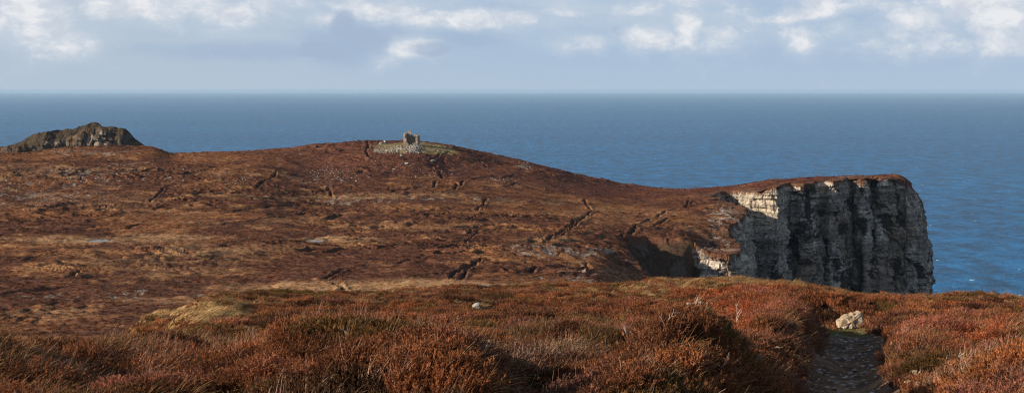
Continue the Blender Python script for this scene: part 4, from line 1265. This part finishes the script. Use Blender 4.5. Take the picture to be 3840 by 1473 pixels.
def plant(zones, seedname):
    H = dict(p=[], r=[], s=[], i=[], t=[], w=[]); G = dict(p=[], r=[], s=[], i=[], t=[], w=[])
    for (d0, d1, dens, lod) in zones:
        x, y = sample(d0, d1, dens)
        z, info = ground(x, y)
        px, D = info['px'], info['D']
        hw = path_halfwidth(y)
        keep = ~((info['pd'] < hw + 0.02 + 0.30 * rng.random(len(x)) * (0.5 + fbm(x / 0.8, y / 0.8, 751, 2))) & (y < 43.6))
        keep &= ~((np.abs(px - 3188) < 66) & (D > BD - 2.6) & (D < BD + 0.5) & (rng.random(len(x)) < 0.96))
        keep &= ~((np.abs(px - 2620) < 55) & (D < cy_ + 0.4) & (D > cy_ - 1.8) & (rng.random(len(x)) < 0.9))
        for (qx, qy, qr) in CLEAR:
            keep &= ~((np.hypot(x - qx, (y - qy + 0.35) / (1 + 0.5 / qr)) < qr) & (rng.random(len(x)) < 0.94))
        # bare soil showing here and there at the right bank
        keep &= ~((np.hypot((px - 3425) / 40, (HY - z / D * F - 1440) / 26) < 1) & (rng.random(len(x)) < 0.85))
        dm, _hh = bushes(x, y)
        keep &= ~((dm < 0.30) & (D < 40) & (rng.random(len(x)) < 0.80))
        x, y, z, px, D = x[keep], y[keep], z[keep], px[keep], D[keep]
        n = len(x)
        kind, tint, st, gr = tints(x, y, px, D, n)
        if lod == 0:
            idx = np.where(kind == 0, rng.integers(0, 5, n), np.where(kind == 1, rng.integers(5, 8, n), rng.integers(8, 11, n)))
            s = rng.uniform(0.75, 1.25, n) * np.interp(D, [6, 22, 60], [0.85, 1.15, 1.5])
        else:
            idx = np.where(kind == 2, rng.integers(15, 18, n), rng.integers(11, 15, n))
            s = rng.uniform(0.7, 1.3, n) * np.interp(D, [20, 60, 145], [0.8, 1.0, 1.45])
        low = 1 - 0.75 * gr
        bush = 1 + 0.35 * np.clip(fbm(x / 1.6, y / 1.6, 731, 2), -0.6, 1)
        scl = np.stack([s, s, s * bush * low], 1)
        rot = np.stack([rng.normal(0, 0.12, n), rng.normal(0.08, 0.14, n), rng.normal(0, 0.45, n)], 1)
        Pn = np.stack([x, y, z - 0.02], 1)
        for dct, m in ((H, kind < 2), (G, kind == 2)):
            dct['p'].append(Pn[m]); dct['r'].append(rot[m]); dct['s'].append(scl[m]); dct['i'].append(idx[m]); dct['t'].append(tint[m]); dct['w'].append(st[m])
    cat = lambda d: [np.concatenate(d[k]) for k in 'prsitw']
    return cat(H), cat(G)


_bx, BD, _bz = ray_hit(3190, 1228)
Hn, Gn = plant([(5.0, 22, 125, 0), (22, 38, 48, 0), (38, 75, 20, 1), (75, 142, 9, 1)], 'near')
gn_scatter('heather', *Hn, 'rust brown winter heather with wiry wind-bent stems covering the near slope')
gn_scatter('grass', *Gn, 'straw coloured moor grass combed over by the wind on the near slope')

# moor tufts
x, y = sample(282, 745, 0.62, -200, 4000)
z, info = ground(x, y)
px, D = info['px'], info['D']
keep = (info['drain'] > 1.0) & (info['poolflat'] < 0.35) & (info['bowl'] < 30)
sg, ds, dc = inlet(x, y)
keep &= ~((dc < 1.6)) & ~((sg > 0) & (ds > 40))
keep &= ~((sg > 0) & (dc < ds))
gsw = np.hypot((x + 46) / 21.5, (y - 700) / 31) < 1
keep &= ~gsw
x, y, z, px, D = x[keep], y[keep], z[keep], px[keep], D[keep]
n = len(x)
ti = {k: v[keep] for k, v in info.items()}
t, _bm = cover(x, y, px, D, ti)
t = t * 1.25 * rng.uniform(0.78, 1.25, n)[:, None]
s = rng.uniform(0.45, 1.0, n)
gn_scatter('heather', np.stack([x, y, z - 0.05], 1), np.stack([rng.normal(0, .1, n), rng.normal(0, .1, n), rng.uniform(0, 6.28, n)], 1), np.stack([s, s, s * rng.uniform(0.4, 0.95, n)], 1),
           rng.integers(18, 21, n), t, t * 1.3, 'dark heather tufts spread over the far moor up to the skyline')


# ------------------------------------------------------------------ bare branches standing out of the heather
def tube(paths, sides=5):
    V = []; Q = []
    for pth in paths:
        pth = [(np.array(p, float), r_) for p, r_ in pth]
        n0 = len(V)
        for k, (p, r_) in enumerate(pth):
            d = pth[min(k + 1, len(pth) - 1)][0] - pth[max(k - 1, 0)][0]; d /= np.linalg.norm(d) + 1e-9
            s = np.cross(d, (0.3, 0.9, 0.2)); s /= np.linalg.norm(s); u = np.cross(d, s)
            for q in range(sides):
                a = 2 * math.pi * q / sides
                V.append(p + (s * math.cos(a) + u * math.sin(a)) * r_)
        for k in range(len(pth) - 1):
            for q in range(sides):
                a = n0 + k * sides + q; b = n0 + k * sides + (q + 1) % sides
                Q.append((a, b, b + sides, a + sides))
    return np.array(V), np.array(Q)


def branch(px, py, hpx, lean, label, seed, d0=7.0):
    r = np.random.default_rng(seed)
    x, y, z = ray_hit(px, py, d0)
    s = y / F; h = hpx * s
    rad = 2.0 * s
    z += 0.12
    paths = []

    def grow(p, d, L, r0, depth):
        n = 7; pts = []
        q = p.copy(); dd = d.copy()
        for k in range(n + 1):
            pts.append((q.copy(), r0 * (1 - 0.6 * k / n)))
            if depth < 2 and k in (3, 5):
                nd = dd + r.normal(0, 0.45, 3) + np.array([0.2, 0, 0.1]); nd /= np.linalg.norm(nd)
                grow(q.copy(), nd, L * 0.5, r0 * 0.6, depth + 1)
            q = q + dd * L / n
            dd = dd + r.normal(0, 0.22, 3); dd /= np.linalg.norm(dd)
        paths.append(pts)
    d = np.array([lean, r.normal(0, .15), 1.0]); d /= np.linalg.norm(d)
    grow(np.array([0, 0, -0.1]), d, h * 1.25, rad, 0)
    v, f = tube(paths)
    o = mesh_np('branch', v, f, M_WOOD, loc=(x, y, z))
    tag(o, label, 'branch', 'bare heather branches')


for k, b in enumerate([(1540, 1440, 110, 0.55, 'pale forked bare branch leaning right out of the dark heather at the bottom'), (1790, 1410, 100, 0.7, 'second pale forked branch, right of the dark hollow at bottom centre'),
                       (1330, 1330, 70, -0.2, 'short bent bare branch in the heather left of centre'), (2490, 1350, 90, 0.1, 'thin upright bare branch among the grey stems left of the red heather'),
                       (2760, 1240, 70, 0.35, 'white bare branch above the bleached twig tangle in the red heather'), (2745, 1265, 55, 1.2, 'bleached twig tangle spreading right in the red heather'),
                       (2330, 1300, 60, 0.9, 'pale arched branch over the wiry stems at middle bottom'), (2960, 1440, 50, 0.5, 'small bleached branch beside the dark left bank of the path'),
                       (1660, 1465, 120, 1.3, 'long low branch lying to the right along the bottom edge'), (2650, 1430, 90, 1.1, 'slanting dead branch under the red heather near the bottom'),
                       (3560, 1400, 60, 0.9, 'pale windswept branch in the heather right of the path'), (980, 1290, 60, -0.5, 'curved brown branch on the left of the near heather mound'),
                       (2600, 1150, 30, 0.8, 'tiny bleached twig beside the small cairn'), (2860, 1350, 60, 1.0, 'tan branch drooping over the olive heather near the bank')]):
    branch(*b, seed=800 + k)

# ------------------------------------------------------------------ camera, light, sky
cam_d = bpy.data.cameras.new('camera'); cam = bpy.data.objects.new('camera', cam_d); link(cam)
cam_d.sensor_width = 36; cam_d.lens = F / 3840 * 36; cam_d.shift_y = -(736.5 - HY) / 3840
cam.rotation_euler = (math.radians(90), 0, 0); cam.location = (0, 0, 0)
cam_d.clip_end = 400000; cam_d.clip_start = 0.1
scene.camera = cam

sd = bpy.data.lights.new('sun', 'SUN'); sd.energy = 5.0; sd.angle = math.radians(0.5); sd.color = (1.0, 0.87, 0.71)
so = bpy.data.objects.new('sun', sd); link(so)
so.rotation_euler = SUND.to_track_quat('Z', 'Y').to_euler()

world = bpy.data.worlds.new('World'); scene.world = world; world.use_nodes = True
nt = world.node_tree; nt.nodes.clear(); N, L = nt.nodes, nt.links
wo = N.new('ShaderNodeOutputWorld'); bg = N.new('ShaderNodeBackground'); L.new(bg.outputs[0], wo.inputs[0])
sky = N.new('ShaderNodeTexSky'); sky.sky_type = 'NISHITA'; sky.sun_disc = False
sky.sun_elevation = SUN_EL; sky.sun_rotation = math.atan2(SUND.x, SUND.y) % (2 * math.pi)
sky.altitude = 230; sky.air_density = 1.0; sky.dust_density = 0.8; sky.ozone_density = 1.5
tc = N.new('ShaderNodeTexCoord').outputs['Generated']
sep = N.new('ShaderNodeSeparateXYZ'); L.new(tc, sep.inputs[0])
hl = mathn(nt, 'SQRT', mathn(nt, 'ADD', mathn(nt, 'POWER', sep.outputs[0], 2.0), mathn(nt, 'POWER', sep.outputs[1], 2.0)))
el = mathn(nt, 'DIVIDE', sep.outputs[2], mathn(nt, 'MAXIMUM', hl, 0.001))        # tangent of elevation
az = mathn(nt, 'ARCTAN2', sep.outputs[0], sep.outputs[1])                          # bearing
STR = 0.1


def K(c, k=0.748): return tuple(q * k / STR for q in c)


comb = N.new('ShaderNodeCombineXYZ'); L.new(az, comb.inputs[0]); L.new(mathn(nt, 'MULTIPLY', el, 1.5), comb.inputs[1])
av = comb.outputs[0]
warp = noise(nt, av, 26.0, 4, 0.6, 'Color')
avw = vmath(nt, 'ADD', av, vmath(nt, 'MULTIPLY', vmath(nt, 'SUBTRACT', warp, (0.5, 0.5, 0.5)), (0.022, 0.016, 0)))
sw = N.new('ShaderNodeSeparateXYZ'); L.new(avw, sw.inputs[0]); azw = sw.outputs[0]; elw = mathn(nt, 'DIVIDE', sw.outputs[1], 1.5)
# layer 1: soft grey-blue deck and streaks
deck = noise(nt, vmath(nt, 'MULTIPLY', avw, (5.0, 16.0, 1)), 1.0, 5, 0.55)
deckm = ramp(nt, deck, (0.40, 0.66, 0.0, 1.0))
lift = ramp(nt, el, (0.018, 0.05, 0.0, 1.0))


def blob(px, py, rx, ry):
    ax = math.atan((px - CX) / F); ey = (HY - py) / F * math.cos(ax)
    dx = mathn(nt, 'DIVIDE', mathn(nt, 'SUBTRACT', azw, ax), rx / F)
    dy = mathn(nt, 'DIVIDE', mathn(nt, 'SUBTRACT', elw, ey), ry / F)
    d2 = mathn(nt, 'ADD', mathn(nt, 'MULTIPLY', dx, dx), mathn(nt, 'MULTIPLY', dy, dy))
    return mathn(nt, 'EXPONENT', mathn(nt, 'MULTIPLY', d2, -1.0))


def blobs(lst):
    s = None
    for (px, py, rx, ry, k) in lst:
        b = mathn(nt, 'MULTIPLY', blob(px, py, rx, ry), k)
        s = b if s is None else mathn(nt, 'MAXIMUM', s, b)
    return s


white = blobs([(x_, y_ - 6, a_ * 1.65, b_ * 1.7, k_) for x_, y_, a_, b_, k_ in [(60, 40, 150, 60, 1.0), (110, 150, 100, 50, .7), (260, 175, 75, 38, .9), (480, 40, 150, 38, .95), (600, 50, 90, 45, .8), (880, 55, 90, 50, .85), (1210, 75, 60, 28, .7),
               (1450, 50, 120, 32, .85), (1720, 78, 220, 26, 1.0), (1540, 190, 75, 28, .8), (1440, 235, 50, 22, .5), (2130, 45, 200, 22, .5), (2105, 185, 45, 26, .65), (2210, 165, 80, 24, .65),
               (2440, 150, 75, 34, 1.0), (2570, 130, 50, 60, .95), (2600, 20, 150, 25, .7), (2980, 62, 80, 28, .9), (3080, 20, 80, 25, .8), (2995, 150, 48, 48, .95), (3100, 25, 60, 40, .7), (3350, 20, 120, 18, .6),
               (3430, 90, 110, 55, .85), (3500, 110, 90, 50, .7), (3290, 165, 60, 18, .55), (3740, 60, 90, 75, 1.15), (3780, 130, 120, 60, .8), (3560, 170, 200, 40, .55), (700, 30, 300, 40, .8), (3250, 25, 300, 25, .6), (2750, 60, 150, 50, .5), (130, 90, 160, 80, .7), (1000, 20, 200, 25, .7), (1350, 20, 200, 20, .6), (2350, 40, 160, 30, .6), (2700, 150, 90, 50, .6), (3620, 40, 120, 50, .8), (3150, 110, 60, 30, .5)]])
puff = noise(nt, avw, 40.0, 8, 0.64)
veil = ramp(nt, mathn(nt, 'ADD', white, mathn(nt, 'MULTIPLY', mathn(nt, 'SUBTRACT', puff, 0.5), 1.2)), (0.05, 0.85, 0.0, 0.75))
wm = mathn(nt, 'ADD', white, mathn(nt, 'MULTIPLY', mathn(nt, 'SUBTRACT', puff, 0.5), 1.8))
wm = ramp(nt, wm, (0.40, 0.98, 0.0, 1.0))
grey = blobs([(1280, 150, 210, 110, 1.0), (1250, 60, 80, 50, .7), (1480, 120, 90, 45, .7), (1750, 150, 260, 60, .7), (900, 190, 600, 55, .75), (600, 130, 300, 60, .5), (1900, 30, 350, 20, .6), (3200, 200, 700, 20, .4)])
gm = ramp(nt, mathn(nt, 'ADD', grey, mathn(nt, 'MULTIPLY', mathn(nt, 'SUBTRACT', puff, 0.5), 0.5)), (0.25, 0.8, 0.0, 1.0))
nis = sky.outputs[0]
low = mixrgb(nt, ramp(nt, el, (0.0, 0.03, 0.0, 1.0)), K((0.43, 0.545, 0.685)), K((0.40, 0.525, 0.685)))
low = mixrgb(nt, ramp(nt, az, (-0.34, 0.10, 1.0, 0.0)), low, K((0.455, 0.55, 0.655)))
low = mixrgb(nt, mathn(nt, 'MULTIPLY', mathn(nt, 'MULTIPLY', deckm, lift), 0.55), low, K((0.57, 0.66, 0.745)))
low = mixrgb(nt, mathn(nt, 'MULTIPLY', gm, 0.62), low, K((0.345, 0.455, 0.625)))
low = mixrgb(nt, veil, low, K((0.60, 0.665, 0.755)))
puff2 = noise(nt, vmath(nt, 'ADD', avw, (3.0, 0.012, 0)), 55.0, 5, 0.6)
ctop = mixrgb(nt, ramp(nt, puff2, (0.36, 0.62, 0.0, 1.0)), K((0.60, 0.65, 0.73)), K((0.84, 0.85, 0.87)))
low = mixrgb(nt, mathn(nt, 'MULTIPLY', wm, 0.90), low, ctop)
g2 = blobs([(1290, 95, 70, 75, 1.0), (1400, 150, 110, 60, .95), (1200, 190, 160, 60, .9), (1620, 190, 120, 40, .8), (3300, 120, 60, 50, .6), (1000, 120, 200, 40, .6), (2330, 110, 60, 60, .6)])
g2 = ramp(nt, mathn(nt, 'ADD', g2, mathn(nt, 'MULTIPLY', mathn(nt, 'SUBTRACT', puff, 0.5), 1.3)), (0.45, 0.80, 0.0, 0.80))
low = mixrgb(nt, g2, low, K((0.375, 0.475, 0.625)))
# above the visible cloud band the open Nishita sky, partly veiled
hi = mixrgb(nt, 0.15, nis, K((0.40, 0.46, 0.55)))
full = mixrgb(nt, ramp(nt, el, (0.10, 0.35, 0.0, 1.0)), low, hi)
L.new(full, bg.inputs[0]); bg.inputs[1].default_value = STR


# haze over the sea
def haze():
    m, nt, N, L = new_mat('haze')
    out = N.new('ShaderNodeOutputMaterial'); pv = N.new('ShaderNodeVolumePrincipled'); L.new(pv.outputs[0], out.inputs['Volume'])
    pv.inputs['Color'].default_value = (0.54, 0.77, 1.0, 1); pv.inputs['Density'].default_value = 1.9e-5; pv.inputs['Anisotropy'].default_value = 0.0
    S = 114000; zb, zt = -252, 1.5
    v = np.array([(x, y, z) for z in (zb, zt) for x, y in ((-S, -S), (S, -S), (S, S), (-S, S))])
    f = np.array([(3, 2, 1, 0), (4, 5, 6, 7), (0, 1, 5, 4), (1, 2, 6, 5), (2, 3, 7, 6), (3, 0, 4, 7)])
    o = mesh_np('haze', v, f, m); tag(o, 'thin blue sea haze thickening towards the horizon', kind='stuff')


haze()

scene.view_settings.view_transform = 'Standard'; scene.view_settings.look = 'None'
scene.view_settings.exposure = 0.42; scene.view_settings.gamma = 1.0
scene.cycles.use_denoising = True
scene.cycles.denoising_prefilter = 'NONE'
scene.cycles.filter_width = 1.15
scene.cycles.volume_bounces = 0
scene.cycles.max_bounces = 6; scene.cycles.diffuse_bounces = 3
